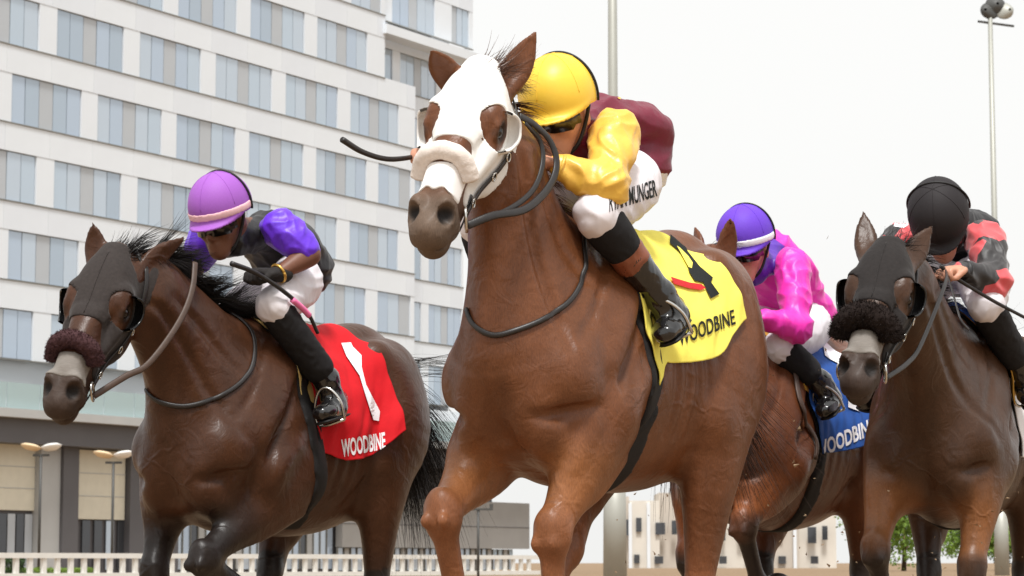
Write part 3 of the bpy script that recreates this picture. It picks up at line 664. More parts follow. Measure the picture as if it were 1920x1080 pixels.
# stadium light poles
def stadium(px, Y, h, lab):
    r = empty('light_pole', gpoint(px, Y), 0, lab, 'light pole', 'tall floodlight poles')
    MB().tube([(0, 0, 0), (0, 0, 3.0)], [.30, .27], 16).build('pole_base', M['pole'], r, True); MB().tube([(0, 0, 3.0), (0, 0, h * .45), (0, 0, h)], [.20, .13, .095], 16).build('pole', M['pole'], r, True)
    MB().tube([(-.5, 0, h - .55), (.95, 0, h - .75)], .05, 8).build('cross_arm', M['lamp_dark'], r, True)
    for i, x in enumerate((-.05, .62, .25)):
        vs = []; fs = []; n = 16; ang = (-.6, .5, .1)[i]
        for rr, d in ((.06, .30), (.20, .22), (.36, -.06), (.40, -.12), (.02, -.10)):
            for t in range(n):
                a = t * 2 * math.pi / n; vs.append((x + rr * math.cos(a) + d * math.sin(ang), -d * 0.6 + rr * .3 * math.sin(a), h - .1 + rr * math.sin(a) * .95 + (.25 if i == 2 else 0)))
        for k in range(4):
            for t in range(n): fs.append((k * n + t, k * n + (t + 1) % n, (k + 1) * n + (t + 1) % n, (k + 1) * n + t))
        pymesh('lamp_head', vs, fs, M['lamp_dark' if i != 1 else 'pole'], r)
    return r
stadium(1152, 62, 22.0, 'grey floodlight pole rising behind the yellow capped jockey'); stadium(1873, 98, 22.7, 'floodlight pole with lamp heads near the right edge')
r = empty('lamp_post', gpoint(897, 84), 0, 'thin dark T shaped lamp post before the grey wall', 'lamp post'); zt_ = zat(958, 84)
MB().tube([(0, 0, 0), (0, 0, zt_)], .045, 8).build('pole', M['lamp_dark'], r, True); MB().box((-.45, -.06, zt_), (.5, .06, zt_ + .07)).build('cross_arm', M['lamp_dark'], r); MB().box((.38, -.06, zt_ + .075), (.5, .06, zt_ + .22)).build('lamp_head', M['lamp_dark'], r)
# far beige building
YB = 230.0; bb = empty('apartment_building', gpoint(1165, YB), 0, 'low beige building with small dark windows far behind the runners', 'building'); px2m = YB / FPX
for x0, x1, y0, y1, m_, d in ((0, 14, 932, 1055, 'beige2', 0), (14, 70, 940, 1055, 'beige', -.5), (70, 160, 925, 1055, 'beige2', .3), (160, 270, 935, 1055, 'beige', 0), (270, 330, 925, 1055, 'beige2', -.4), (330, 400, 945, 1055, 'beige', 0)):
    piece('wall', ((x1 - x0) * px2m - .01, 8, zat(y0, YB)), (x0 * px2m, d, 0), M[m_], bb)
for x, y, w, h_ in ((6, 990, 10, 30), (26, 985, 10, 26), (62, 992, 18, 22), (92, 990, 10, 26), (130, 990, 14, 26), (180, 1000, 12, 28), (215, 1000, 14, 26), (245, 1000, 10, 24), (285, 998, 14, 28), (345, 1004, 16, 30), (372, 1000, 10, 26), (22, 1048, 10, 16), (60, 1050, 16, 14), (180, 1050, 14, 14), (290, 1050, 14, 14), (350, 1050, 14, 14)):
    piece('window', (w * px2m, .2, h_ * px2m), (x * px2m, -.75, max(zat(y + h_ / 2, YB), .05)), M['dark_glass'], bb)
for x in (12, 46, 118, 158, 230, 268, 318): piece('pilaster', (6 * px2m, .4, zat(945, YB)), (x * px2m, -.85, 0), M['panel'], bb)
# trees and hedges
def leaf_cloud(name, centers, radii, n, size, m, parent):
    k = RNG.integers(0, len(centers), n); d = RNG.normal(0, 1, (n, 3)); d /= np.linalg.norm(d, axis=1, keepdims=True); rad = RNG.random(n) ** .45
    P = np.array(centers)[k] + d * np.array(radii)[k] * rad[:, None]; a = RNG.normal(0, 1, (n, 3)); a /= np.linalg.norm(a, axis=1, keepdims=True); b = np.cross(a, RNG.normal(0, 1, (n, 3))); b /= np.linalg.norm(b, axis=1, keepdims=True); s = size * RNG.uniform(.6, 1.3, n)[:, None]
    V = np.stack([P - a * s, P - b * s * .5, P + a * s, P + b * s * .5], 1).reshape(-1, 3); Q = np.arange(4 * n).reshape(n, 4); return fastmesh(name, V, Q, m, parent)
def tree(px, Y, h, w, lab, m='leaf', n=9000):
    r = empty('tree', gpoint(px, Y), 0, lab, 'tree', 'trees far behind the track'); MB().tube([(0, 0, 0), (.1, 0, h * .4), (0, .1, h * .75)], [h * .03, h * .022, h * .008], 8).build('trunk', M['bark'], r, True)
    cs = [(RNG.uniform(-w, w) * .6, RNG.uniform(-w, w) * .5, h * RNG.uniform(.32, .85)) for _ in range(16)]; rs = [np.array([1, 1, .8]) * w * RNG.uniform(.3, .5) for _ in range(16)]
    leaf_cloud('crown', cs, rs, n, h * .026, M[m], r); return r
tree(1690, 150, 5.2, 4.0, 'green tree seen between the forelegs of the right horse'); tree(1822, 160, 4.4, 2.8, 'green tree left of the floodlight pole at the lower right'); tree(1905, 175, 4.2, 3.0, 'green tree at the lower right edge', 'leaf_dark')
for px, Y, w, hh, m_, lab in ((8, 80, .65, .72, 'leaf_dark', 'dark clipped hedge in the lower left corner'), (95, 82, 1.3, .34, 'leaf', 'low bright green shrub beside the dark hedge')):
    r = empty('hedge', gpoint(px, Y), 0, lab, 'hedge'); cs = [(x, 0, z) for x in np.linspace(-w, w, 9) for z in (hh * .3, hh * .75)]; leaf_cloud('foliage', cs, [np.array([w * .22, .3, hh * .28])] * len(cs), 5000, .035, M[m_], r)
    MB().tube([(0, 0, 0), (0, 0, hh * .6)], .03, 6).build('stem', M['bark'], r)
rp = gpoint(1815, 34); pst = MB().tube([(0, 0, 0), (0, 0, .40), (0, 0, .46), (0, 0, .52)], [.045, .045, .03, .05], 12).build('rail_post', M['lamp_glass'], None, True); pst.location = rp; tag(pst, 'white post standing low at the right between the horse legs', 'post')
# ------------------------------------------------------------------ tack
def noise3(P, s, seed=0):
    """cheap smooth pseudo noise in [-1,1]"""
    P = np.asarray(P) * s + seed * 1.7; x, y, z = P[..., 0], P[..., 1], P[..., 2]
    return (np.sin(x * 1.3 + 1.7 * np.sin(y * 1.1 + z)) + np.sin(y * 1.7 + 1.3 * np.sin(z * 1.3 + x * .7)) + np.sin(z * 1.9 + 1.5 * np.sin(x * 1.2 - y))) / 3

def head_field(q, h=.0048, pad=.10):
    H = q['head']; pts = np.array([H.p(a, b, y) for a in (-.06, .63) for b in (-.03, .26) for y in (-.1, .1)]); lo, hi = pts.min(0) - .03, pts.max(0) + .03
    F = Field(*[np.arange(l, u, h, dtype=np.float32) for l, u in zip(lo, hi)])
    F.chain(q['neck'], sub=8, k=.09); head_prims(F, H)
    X, Y, Z = np.meshgrid(*F.a, indexing='ij'); abc = H.abc(np.stack([X, Y, Z], -1).reshape(-1, 3)).reshape(X.shape + (3,))
    return F, abc[..., 0], abc[..., 1], abc[..., 2]

def shell(F, region, out, inn, name, m, parent, smooth=4, col=None):
    f = np.maximum(np.maximum(F.f - out, region), -(F.f + inn)); v, qd = surface(F, f, smooth)
    if len(v) == 0: print('EMPTY', name); return None
    return fastmesh(name, v, qd, m, parent)

def hood(root, HF, H, m, cup_m, low=.245, cheek=.43, seam=False):
    F, a, b, y = HF
    edge = low + (cheek - low) * sstep(b, .02, .115) ; reg = np.maximum(a - edge, -.035 - a); reg = np.maximum(reg, b - (.150 + .16 * np.clip(a, 0, .4)))
    hole = (1 - np.sqrt(((a - .207 - .25 * (b - .066)) / .056) ** 2 + ((b - .058) / .056) ** 2 + ((np.abs(y) - .082) / .060) ** 2)) * .05
    ear = (1 - np.sqrt(((a - .0) / .05) ** 2 + ((b - .095) / .045) ** 2 + ((np.abs(y) - .06) / .04) ** 2)) * .04
    hd = shell(F, np.maximum(np.maximum(reg, hole), ear), .0045, .011, 'hood', m, root)
    if seam: MB().tube(F.snap([H.p(t, 0.0, 0) for t in np.linspace(.02, low - .01, 24)], .0055)[0], .0016, 6).build('seam', m, hd, True)
    for s in (1, -1):
        # blinker cup: a part dome standing on the rear rim of the eye opening
        c0 = H.p(.204, .076, s * .094); ob = H.ey * s; vs = []; fs = []; n1, n2 = 28, 8; R1_, R2_, up_ = .056 * H.z, .052 * H.z, .046 * H.z
        for th in (0.0, .006):
            for i in range(n1 + 1):
                ph = math.radians(lerp(-105, 105, i / n1) + 118)
                e = H.ea * math.cos(ph) * (R1_ + th) + H.eb * math.sin(ph) * (R2_ + th); root_p = F.snap([c0 + e], -.004 + th)[0][0]; fade = math.sin(math.pi * (i / n1 * .86 + .07)) ** .6
                for j in range(n2 + 1):
                    el = math.radians(78) * j / n2 * fade; vs.append(root_p - e * (1 - math.cos(el)) * .75 + ob * up_ * math.sin(el) + (H.eb * .6 - H.ea * .4) * .016 * math.sin(el))
        k = (n1 + 1) * (n2 + 1); g = lambda o, i, j: o * k + i * (n2 + 1) + j
        for i in range(n1):
            for j in range(n2): fs += [(g(0, i, j), g(0, i + 1, j), g(0, i + 1, j + 1), g(0, i, j + 1)), (g(1, i, j), g(1, i, j + 1), g(1, i + 1, j + 1), g(1, i + 1, j))]
            fs.append((g(0, i, n2), g(0, i + 1, n2), g(1, i + 1, n2), g(1, i, n2)))
        pymesh('eye_cup', vs, fs, cup_m, hd, True)
    return hd

def roll_noseband(root, H, HF, r, m, fuzz=0.0, a0=.385, wrap=.062, fib=None):
    F = HF[0]; ps = [H.p(a0 + .040 * abs(t) ** 1.5, wrap * abs(t) ** 1.6 - .01, s_ * .06) for t, s_ in [(t, max(-1, min(1, t * 1.3))) for t in np.linspace(-1.0, 1.0, 13)]]
    P, N = F.snap(ps, r * .62); P = catmull(P, 6); N = catmull(N, 6); n = len(P)
    rr = [r * min(1, (1 - abs(2 * i / (n - 1) - 1)) * 9 + .45) for i in range(n)]
    mb = MB().tube(P, rr, 28); V = np.array(mb.v)
    if fuzz:
        cen = np.repeat(P, 28, 0); d = V - cen; V = cen + d * (1 + fuzz * (noise3(V, 150) * .5 + noise3(V, 330, 3) * .5 + .7 * RNG.uniform(-1, 1, len(V))))[:, None]
    else: 
        cen = np.repeat(P, 28, 0); d = V - cen; V = cen + d * (1 + .05 * noise3(V, 70) + .03 * noise3(V, 200))[:, None]
    o = pymesh('noseband_roll', V, mb.f, m, root)
    if fib:
        k = RNG.integers(0, len(V), 5200); cen = np.repeat(P, 28, 0)[k]; d = V[k] - cen; d /= np.linalg.norm(d, axis=1, keepdims=True) + 1e-9
        strands('fleece', V[k] - d * .004, d + RNG.normal(0, .55, d.shape), r * .42, .0016, fib, o, seg=2, curl=.3)
    return o

def strands(name, roots, dirs, length, width, m, parent, seg=5, curl=.2, grav=0.0, bend=None, lvar=.4, tip=.15, clump=0):
    """tapered flat hairs joined into one mesh"""
    n = len(roots); roots = np.asarray(roots, float); dirs = np.asarray(dirs, float); dirs = dirs / (np.linalg.norm(dirs, axis=1, keepdims=True) + 1e-9)
    L = np.asarray(length) * (1 - lvar * RNG.random(n)); rv = RNG.normal(0, 1, (n, 3)); sd_ = np.cross(dirs, rv); sd_ /= np.linalg.norm(sd_, axis=1, keepdims=True) + 1e-9
    cv = RNG.normal(0, curl, (n, 3))
    if clump:
        od = np.argsort(roots[:, 0] + roots[:, 2] * .3); ci = np.empty(n, int); ci[od] = np.arange(n) * clump // n
        if np.ptp(roots[:, 0]) < .2: ci = RNG.integers(0, clump, n)
        ccv = RNG.normal(0, curl, (clump, 3)); cdv = RNG.normal(0, .20, (clump, 3)); cl = RNG.uniform(.75, 1.1, clump); cr = np.array([roots[ci == c].mean(0) if (ci == c).any() else roots[0] for c in range(clump)])
        cv = ccv[ci] + cv * .22; dirs = dirs * .35 + .65 * dirs.mean(0) + cdv[ci]; dirs /= np.linalg.norm(dirs, axis=1, keepdims=True); L = L * cl[ci]; roots = roots * .55 + cr[ci] * .45 if np.ptp(roots[:, 0]) > .2 else roots
        sd_ = np.cross(dirs, rv); sd_ /= np.linalg.norm(sd_, axis=1, keepdims=True) + 1e-9
    vs = np.zeros((n, seg + 1, 2, 3)); p = roots.copy(); d = dirs.copy()
    for i in range(seg + 1):
        w = width * (1 - (1 - tip) * i / seg); vs[:, i, 0] = p - sd_ * w; vs[:, i, 1] = p + sd_ * w
        d = d + cv / seg + np.array([0, 0, -grav / seg])
        if bend is not None: d = d + np.asarray(bend) / seg
        d /= np.linalg.norm(d, axis=1, keepdims=True) + 1e-9; p = p + d * (L / seg)[:, None]
    V = vs.reshape(-1, 3); base = (np.arange(n) * (seg + 1) * 2)[:, None] + np.arange(seg)[None, :] * 2; base = base.ravel()
    Q = np.stack([base, base + 1, base + 3, base + 2], 1)
    return fastmesh(name, V, Q, m, parent)

def strap(name, F, pts, width, m, parent, off=.004, thick=.35, sub=6, snap=True, sides=8):
    P = catmull(np.array(pts), sub)
    if snap: P, N = F.snap(P, off)
    else: N = F.grad(P)
    return MB().tube(P, width, sides, True, (N, thick)).build(name, m, parent, True)

def ring(name, c, n, r, t, m, parent, a0=0, a1=2 * math.pi, sx=1.0, up=(0, 0, 1)):
    n = np.asarray(n, float); n /= np.linalg.norm(n); u = np.cross(n, np.asarray(up, float)); u /= np.linalg.norm(u); w = np.cross(u, n)
    ps = [c + r * (u * math.cos(x) * sx + w * math.sin(x)) for x in np.linspace(a0, a1, 30)]
    return MB().tube(ps, t, 8).build(name, m, parent, True)

def bridle(root, H, HF, m, bitm, hood_off=.011):
    F = HF[0]
    br = strap('bridle', F, [H.p(.0, .118, y) for y in (-.075, -.04, 0, .04, .075)], .010, m, root, hood_off)
    for s in (1, -1):
        strap('cheek_strap', F, [H.p(.0, .118, s * .075), H.p(.10, .150, s * .085), H.p(.24, .150, s * .085), H.p(.36, .135, s * .07), H.p(.47, .112, s * .055)], .0085, m, br, hood_off)
        strap('cheek_strap', F, [H.p(.40, .11, s * .06), H.p(.44, .12, s * .055), H.p(.50, .135, s * .04), H.p(.525, .155, s * .02), H.p(.53, .16, 0)], .007, m, br, .006)
        for a_, b_ in ((.12, .152), (.22, .151), (.30, .144), (.42, .122)):
            P, N = F.snap([H.p(a_, b_, s * .08)], hood_off + .004); c = P[0]
            ring('buckle', c, N[0], .012, .0022, bitm, br, sx=.75)
        c, N = F.snap([H.p(.495, .102, s * .055)], .010); ring('bit_ring', c[0], N[0], .036, .0042, bitm, br, sx=.8, up=H.eb)
    return br

def saddle_cloth_map(F, x0, x1, dz_top=0.0):
    """cross-section contours of the horse from the spine outward, hanging straight from the widest point"""
    xs = np.linspace(x0, x1, 60); zs = np.linspace(1.75, .55, 120); ys = np.linspace(0, .36, 120); cont = []
    for x in xs:
        G = np.stack(np.broadcast_arrays(x, ys[:, None], zs[None, :]), -1).reshape(-1, 3); f = F.at(G).reshape(120, 120) < 0
        out = np.where(f.any(0), ys[119 - f[::-1].argmax(0)], -1); top = np.argmax(out >= 0)
        yy = np.maximum.accumulate(out[top:]); zz = zs[top:]; yy[0] = 0
        d = np.concatenate([[0], np.cumsum(np.hypot(np.diff(yy), np.diff(zz)))]); s = np.linspace(0, .85, 86)
        cont.append(np.stack([np.interp(s, d, yy), np.interp(s, d, zz)], 1))
    cont = np.array(cont); k = np.ones(7) / 7
    for j in range(86):
        for i in range(2): cont[:, j, i] = np.convolve(np.pad(cont[:, j, i], 3, 'edge'), k, 'valid')
    for i_ in range(60):
        for i in range(2): cont[i_, :, i] = np.convolve(np.pad(cont[i_, :, i], 3, 'edge'), k, 'valid')
    def S(x, s, off=.0):
        """x along the horse, s signed arc length from the spine, off lifts outward"""
        x = np.asarray(x, float); s = np.asarray(s, float); sg = np.where(s < 0, -1.0, 1.0); s_ = np.abs(s)
        fi = np.clip((x - x0) / (x1 - x0), 0, 1) * 58.999; i = fi.astype(int); fx = fi - i; fj = np.clip(s_ / .85, 0, 1) * 84.999; j = fj.astype(int); fy = fj - j
        g = lambda a, b: cont[a, b]
        c = (g(i, j) * (1 - fx)[..., None] + g(i + 1, j) * fx[..., None]) * (1 - fy)[..., None] + (g(i, j + 1) * (1 - fx)[..., None] + g(i + 1, j + 1) * fx[..., None]) * fy[..., None]
        t = g(i, np.minimum(j + 3, 85)) - g(i, np.maximum(j - 3, 0)); t /= np.linalg.norm(t, axis=-1, keepdims=True) + 1e-9
        nrm = np.stack([-t[..., 1], t[..., 0]], -1)
        return np.stack([x, sg * (c[..., 0] + nrm[..., 0] * off), c[..., 1] + nrm[..., 1] * off], -1)
    return S

def cloth(name, S, front, rear, hem, off, m, root_label, cat, fr, wr=.006, nu=120, nv=240, thick=.004, flare=.0, group=None, seed=1, flutter=.012):
    """front(s), rear(s): x limits by arc length; hem(u): arc length of the lower edge, u=0 front to 1 rear"""
    def mp(u, w, extra=0.0):
        """u 0..1 front to rear, w -1..1 from right hem over the spine to left hem"""
        u = np.asarray(u, float); w = np.asarray(w, float); s = w * hem(u); a = np.abs(s); x = front(a) + (rear(a) - front(a)) * u
        P3 = np.stack([x * 9, s * 7, u * 3], -1)
        fold = wr * noise3(P3, 1.6, seed) + wr * .6 * noise3(P3, 4.1, seed + 2); hang = np.clip((a - .22) / .35, 0, 1)
        o = off + extra + fold * (.25 + hang) + flutter * hang * (1 + np.sin(u * 9 + s * 11 + seed)) * (.3 + u) + flare * hang * (u ** 2)
        return S(x, s, np.maximum(o, .006 + extra))
    U, W = np.meshgrid(np.linspace(0, 1, nu), np.linspace(-1, 1, nv), indexing='ij'); V0 = mp(U, W).reshape(-1, 3); V1 = mp(U, W, -thick).reshape(-1, 3); n = nu * nv
    i, j = np.meshgrid(np.arange(nu - 1), np.arange(nv - 1), indexing='ij'); a = (i * nv + j).ravel()
    Q = np.stack([a, a + 1, a + nv + 1, a + nv], 1); qs = [Q, Q[:, ::-1] + n]
    for e in (np.arange(nu - 1) * nv, np.arange(nu - 1) * nv + nv - 1): qs.append(np.stack([e, e + nv, e + nv + n, e + n], 1))
    for e in (np.arange(nv - 1), (nu - 1) * nv + np.arange(nv - 1)): qs.append(np.stack([e, e + 1, e + 1 + n, e + n], 1))
    me_o = fastmesh(name, np.vstack([V0, V1]), np.concatenate(qs), m)
    me_o.location = fr.o; me_o.rotation_euler = (0, 0, fr.rz); tag(me_o, root_label, cat, group)
    bm = bmesh.new(); bm.from_mesh(me_o.data); bmesh.ops.recalc_face_normals(bm, faces=bm.faces); bm.to_mesh(me_o.data); bm.free()
    return me_o, mp

def text_verts(body, bold=0.0, res=3, cut=.05):
    """flat triangulated lettering, unit cap size, returns verts (n,2) and faces"""
    cu = bpy.data.curves.new('txt', 'FONT'); cu.body = body; cu.size = 1.0; cu.offset = bold; cu.resolution_u = res; cu.fill_mode = 'FRONT'
    o = bpy.data.objects.new('txt', cu); C.objects.link(o); dg = bpy.context.evaluated_depsgraph_get(); dg.update()
    me = bpy.data.meshes.new_from_object(o.evaluated_get(dg)); bpy.data.objects.remove(o); bpy.data.curves.remove(cu)
    bm = bmesh.new(); bm.from_mesh(me); bmesh.ops.triangulate(bm, faces=bm.faces)
    for _ in range(5):
        es = [e for e in bm.edges if e.calc_length() > cut]
        if not es: break
        bmesh.ops.subdivide_edges(bm, edges=es, cuts=1); bmesh.ops.triangulate(bm, faces=bm.faces)
    v = np.array([p.co[:2] for p in bm.verts]); bm.verts.index_update(); f = [[p.index for p in q.verts] for q in bm.faces]; bm.free(); bpy.data.meshes.remove(me)
    return v, f

def poly_verts(pts, cut=.05):
    bm = bmesh.new(); vs = [bm.verts.new((x, y, 0)) for x, y in pts]; f = bm.faces.new(vs); bmesh.ops.triangulate(bm, faces=[f])
    for _ in range(6):
        es = [e for e in bm.edges if e.calc_length() > cut]
        if not es: break
        bmesh.ops.subdivide_edges(bm, edges=es, cuts=1); bmesh.ops.triangulate(bm, faces=bm.faces)
    v = np.array([p.co[:2] for p in bm.verts]); bm.verts.index_update(); f = [[p.index for p in q.verts] for q in bm.faces]; bm.free(); return v, f

def girth(F, xf, m, parent, w=.045, name='girth', zlo=.62):
    X, Y, Z = np.meshgrid(*F.a, indexing='ij'); reg = np.maximum(np.maximum(np.abs(X - xf(Z)) - w, Z - 1.7), zlo - Z); reg = np.maximum(reg, np.where((np.abs(X) > .5) | (np.abs(Y) > .33), 1, -1))
    return shell(F, reg, .010, .016, name, m, parent)
# ------------------------------------------------------------------ materials of tack and clothing
M['hood_white'] = mat('hood_white', srgb(236, 234, 230), .85, .2, noise=.04, nscale=30, bump=.30, bscale=45, bdist=.004)
M['hood_black'] = mat('hood_black', srgb(52, 46, 44), .85, .25, noise=.18, nscale=90, bump=.45, bscale=60, bdist=.004, sheen=.1)
M['hood_jet'] = mat('hood_jet', srgb(38, 34, 33), .85, .25, noise=.18, nscale=90, bump=.45, bscale=60, bdist=.004, sheen=.1)
M['cup_black'] = mat('cup_black', srgb(22, 22, 23), .25, .5)
M['leather'] = mat('black_leather', srgb(34, 30, 29), .42, .5, noise=.2, nscale=60, bump=.2, bscale=300)
M['leather_brown'] = mat('brown_leather', srgb(74, 56, 46), .5, .5, noise=.2, nscale=60, bump=.2, bscale=300)
M['webbing'] = mat('black_webbing', srgb(30, 28, 28), .75, .3, noise=.2, nscale=40, bump=.4, bscale=240)
M['steel'] = mat('steel', srgb(205, 203, 198), .22, .5, 1.0)
M['fleece_white'] = mat('fleece_white', srgb(226, 216, 208), .95, .1, noise=.08, nscale=120, bump=.6, bscale=220)
M['fleece_brown'] = mat('fleece_brown', srgb(74, 52, 54), .95, .1, noise=.25, nscale=150, bump=.6, bscale=220)
M['fleece_black'] = mat('fleece_black', srgb(40, 33, 31), .95, .1, noise=.25, nscale=150, bump=.6, bscale=220)
M['tape'] = mat('grey_tape', srgb(130, 124, 118), .85, .2, noise=.10, nscale=60, bump=.5, bscale=60, stretch=(1, 1, 6))
M['strip'] = mat('white_strip', srgb(240, 238, 236), .8, .2, noise=.03, nscale=60)
M['hair_black'] = mat('hair_black', srgb(26, 22, 21), .5, .22, noise=.2, nscale=30)
M['hair_brown'] = mat('hair_brown', srgb(86, 56, 40), .42, .5, noise=.25, nscale=30)
M['hair_tail'] = mat('hair_tail', srgb(58, 40, 33), .5, .25, noise=.25, nscale=30)
M['yellow_cloth'] = mat('yellow_cloth', srgb(246, 232, 104), .8, .25, noise=.05, nscale=30, bump=.25, bscale=90)
M['red_cloth'] = mat('red_cloth', srgb(206, 24, 34), .8, .25, noise=.06, nscale=30, bump=.25, bscale=90)
M['blue_cloth'] = mat('blue_cloth', srgb(42, 84, 158), .8, .25, noise=.10, nscale=30, bump=.25, bscale=90)
M['white_cloth'] = mat('white_cloth', srgb(232, 230, 232), .8, .25, noise=.03, nscale=30, bump=.2, bscale=90)
M['print_black'] = mat('print_black', srgb(36, 38, 38), .8, .2); M['print_white'] = mat('print_white', srgb(240, 238, 242), .8, .2); M['print_red'] = mat('print_red', srgb(196, 34, 42), .7, .3)
M['pad_tan'] = mat('pad_tan', srgb(206, 178, 112), .85, .2, noise=.12, nscale=40, bump=.3, bscale=120)
M['pad_gold'] = mat('pad_gold', srgb(196, 146, 62), .9, .2, noise=.15, nscale=60, bump=.5, bscale=160)
def silk(name, c, rough=.44, attr=None):
    m = mat(name, c, rough, .5, noise=.06, nscale=25, bump=.35, bscale=30, sheen=.08, bdist=.008, attr=attr); n = m.node_tree.nodes; l = m.node_tree.links
    tc = n.new('ShaderNodeTexCoord'); mp = n.new('ShaderNodeMapping'); mp.inputs['Scale'].default_value = (1, .6, 1.5); mp.inputs['Rotation'].default_value = (.4, .7, .2); t = n.new('ShaderNodeTexNoise'); t.noise_type = 'RIDGED_MULTIFRACTAL'; t.inputs['Scale'].default_value = 7; t.inputs['Detail'].default_value = 2; t.inputs['Distortion'].default_value = .7
    b = n.new('ShaderNodeBump'); b.inputs['Strength'].default_value = .5; b.inputs['Distance'].default_value = .010; l.new(tc.outputs['Object'], mp.inputs[0]); l.new(mp.outputs[0], t.inputs['Vector']); l.new(t.outputs[0], b.inputs['Height'])
    old = [x for x in n if x.bl_idname == 'ShaderNodeBump' and x != b][0]; l.new(b.outputs[0], old.inputs['Normal']); return m
M['silk_gold'] = silk('silk_gold', srgb(238, 188, 78), .36); M['silk_maroon'] = silk('silk_maroon', srgb(112, 22, 48), .45)
M['silk_purple'] = silk('silk_purple', srgb(104, 48, 214)); M['silk_black'] = silk('silk_black', srgb(24, 22, 24), .5)
M['silk_pink'] = silk('silk_pink', srgb(240, 52, 178)); M['silk_yoke'] = silk('silk_yoke', srgb(240, 52, 178), .4, 'coat'); M['silk_violet'] = silk('silk_violet', srgb(92, 42, 168), .45)
M['cap_yellow'] = mat('cap_yellow', srgb(246, 204, 70), .42, .4, noise=.04, nscale=12, bump=.15, bscale=30, bdist=.004); M['cap_lilac'] = mat('cap_lilac', srgb(158, 92, 186), .6, .3, noise=.05, nscale=200, bump=.15, bscale=600)
M['cap_violet'] = mat('cap_violet', srgb(106, 62, 196), .6, .3, noise=.05, nscale=200, bump=.15, bscale=600); M['cap_black'] = mat('cap_black', srgb(38, 34, 36), .7, .3, noise=.1, nscale=200, bump=.2, bscale=500)
M['band_pink'] = mat('band_pink', srgb(236, 190, 196), .7, .3); M['breeches'] = mat('white_breeches', srgb(228, 222, 226), .6, .35, noise=.03, nscale=30, bump=.15, bscale=80)
M['boot'] = mat('boot_leather', srgb(20, 19, 20), .16, .55, bump=.25, bscale=38, coat=.5, coat_rough=.08, bdist=.006); M['sole'] = mat('boot_sole', srgb(26, 24, 24), .6, .4)
M['sock'] = mat('black_sock', srgb(26, 24, 25), .8, .3, noise=.1, nscale=200, bump=.3, bscale=400); M['boot_brown'] = mat('brown_boot_top', srgb(128, 70, 46), .4, .5, noise=.12, nscale=40, bump=.2, bscale=120)
M['goggle'] = mat('goggle_lens', srgb(18, 16, 16), .08, .6, coat=.4); M['skin_dark'] = mat('skin_brown', srgb(112, 72, 54), .5, .4, noise=.08, nscale=40, bump=.1, bscale=200)
M['skin_light'] = mat('skin_light', srgb(202, 146, 120), .5, .4, noise=.08, nscale=40, bump=.1, bscale=200); M['glove'] = mat('knit_glove', srgb(46, 43, 42), .85, .2, noise=.2, nscale=200, bump=.5, bscale=420)
M['pink'] = mat('pink_grip', srgb(238, 120, 170), .5, .4); M['strap'] = mat('goggle_strap', srgb(28, 26, 27), .6, .4); M['watch'] = mat('gold_watch', srgb(214, 168, 84), .3, .5, .8)
def checker_mat(name, c1, c2):
    m = bpy.data.materials.new(name); m.use_nodes = True; n = m.node_tree.nodes; l = m.node_tree.links; b = n['Principled BSDF']; b.inputs['Roughness'].default_value = .5; b.inputs['Sheen Weight'].default_value = .3
    tc = n.new('ShaderNodeTexCoord'); v = n.new('ShaderNodeTexVoronoi'); v.inputs['Scale'].default_value = 9.5; r = n.new('ShaderNodeMath'); r.operation = 'GREATER_THAN'; r.inputs[1].default_value = .52
    sp = n.new('ShaderNodeSeparateColor'); x = n.new('ShaderNodeMix'); x.data_type = 'RGBA'; x.inputs[6].default_value = c1; x.inputs[7].default_value = c2
    l.new(tc.outputs['Object'], v.inputs['Vector']); l.new(v.outputs['Color'], sp.inputs[0]); l.new(sp.outputs[0], r.inputs[0]); l.new(r.outputs[0], x.inputs[0]); l.new(x.outputs[2], b.inputs['Base Color']); return m
M['silk_blocks'] = checker_mat('silk_blocks', srgb(34, 31, 32), srgb(214, 78, 84))

# survey helpers on surfaces
FW = np.array([0, math.cos(PITCH), math.sin(PITCH)]); UPV = np.array([0, -math.sin(PITCH), math.cos(PITCH)])
def project(fr, P):
    P = np.asarray(P, float); w = fr.o + P[..., :1] * fr.f + P[..., 1:2] * fr.l + P[..., 2:3] * np.array([0, 0, 1.0]) - CAM; z = w @ FW
    return np.stack([960 + FPX * w[..., 0] / z, 540 - FPX * (w @ UPV) / z], -1)
def hit(fr, F, px, py, back=0.0):
    """first point of the animal met by the line of sight through px, py, in its own frame"""
    d = FW + np.array([1.0, 0, 0]) * (px - 960) / FPX + UPV * (540 - py) / FPX; d /= np.linalg.norm(d); o = CAM - fr.o
    L = lambda w: np.array([w @ fr.f, w @ fr.l, w[2]]); o_, d_ = L(o), L(d); ts = np.arange(4.0, 14.0, .006); P = o_ + ts[:, None] * d_
    ok = np.all([(P[:, j] > F.a[j][0]) & (P[:, j] < F.a[j][-1]) for j in range(3)], 0); v = np.where(ok, F.at(P), 1); i = np.argmax(v < 0)
    if not (v < 0).any(): i = np.argmin(v)
    return P[i]
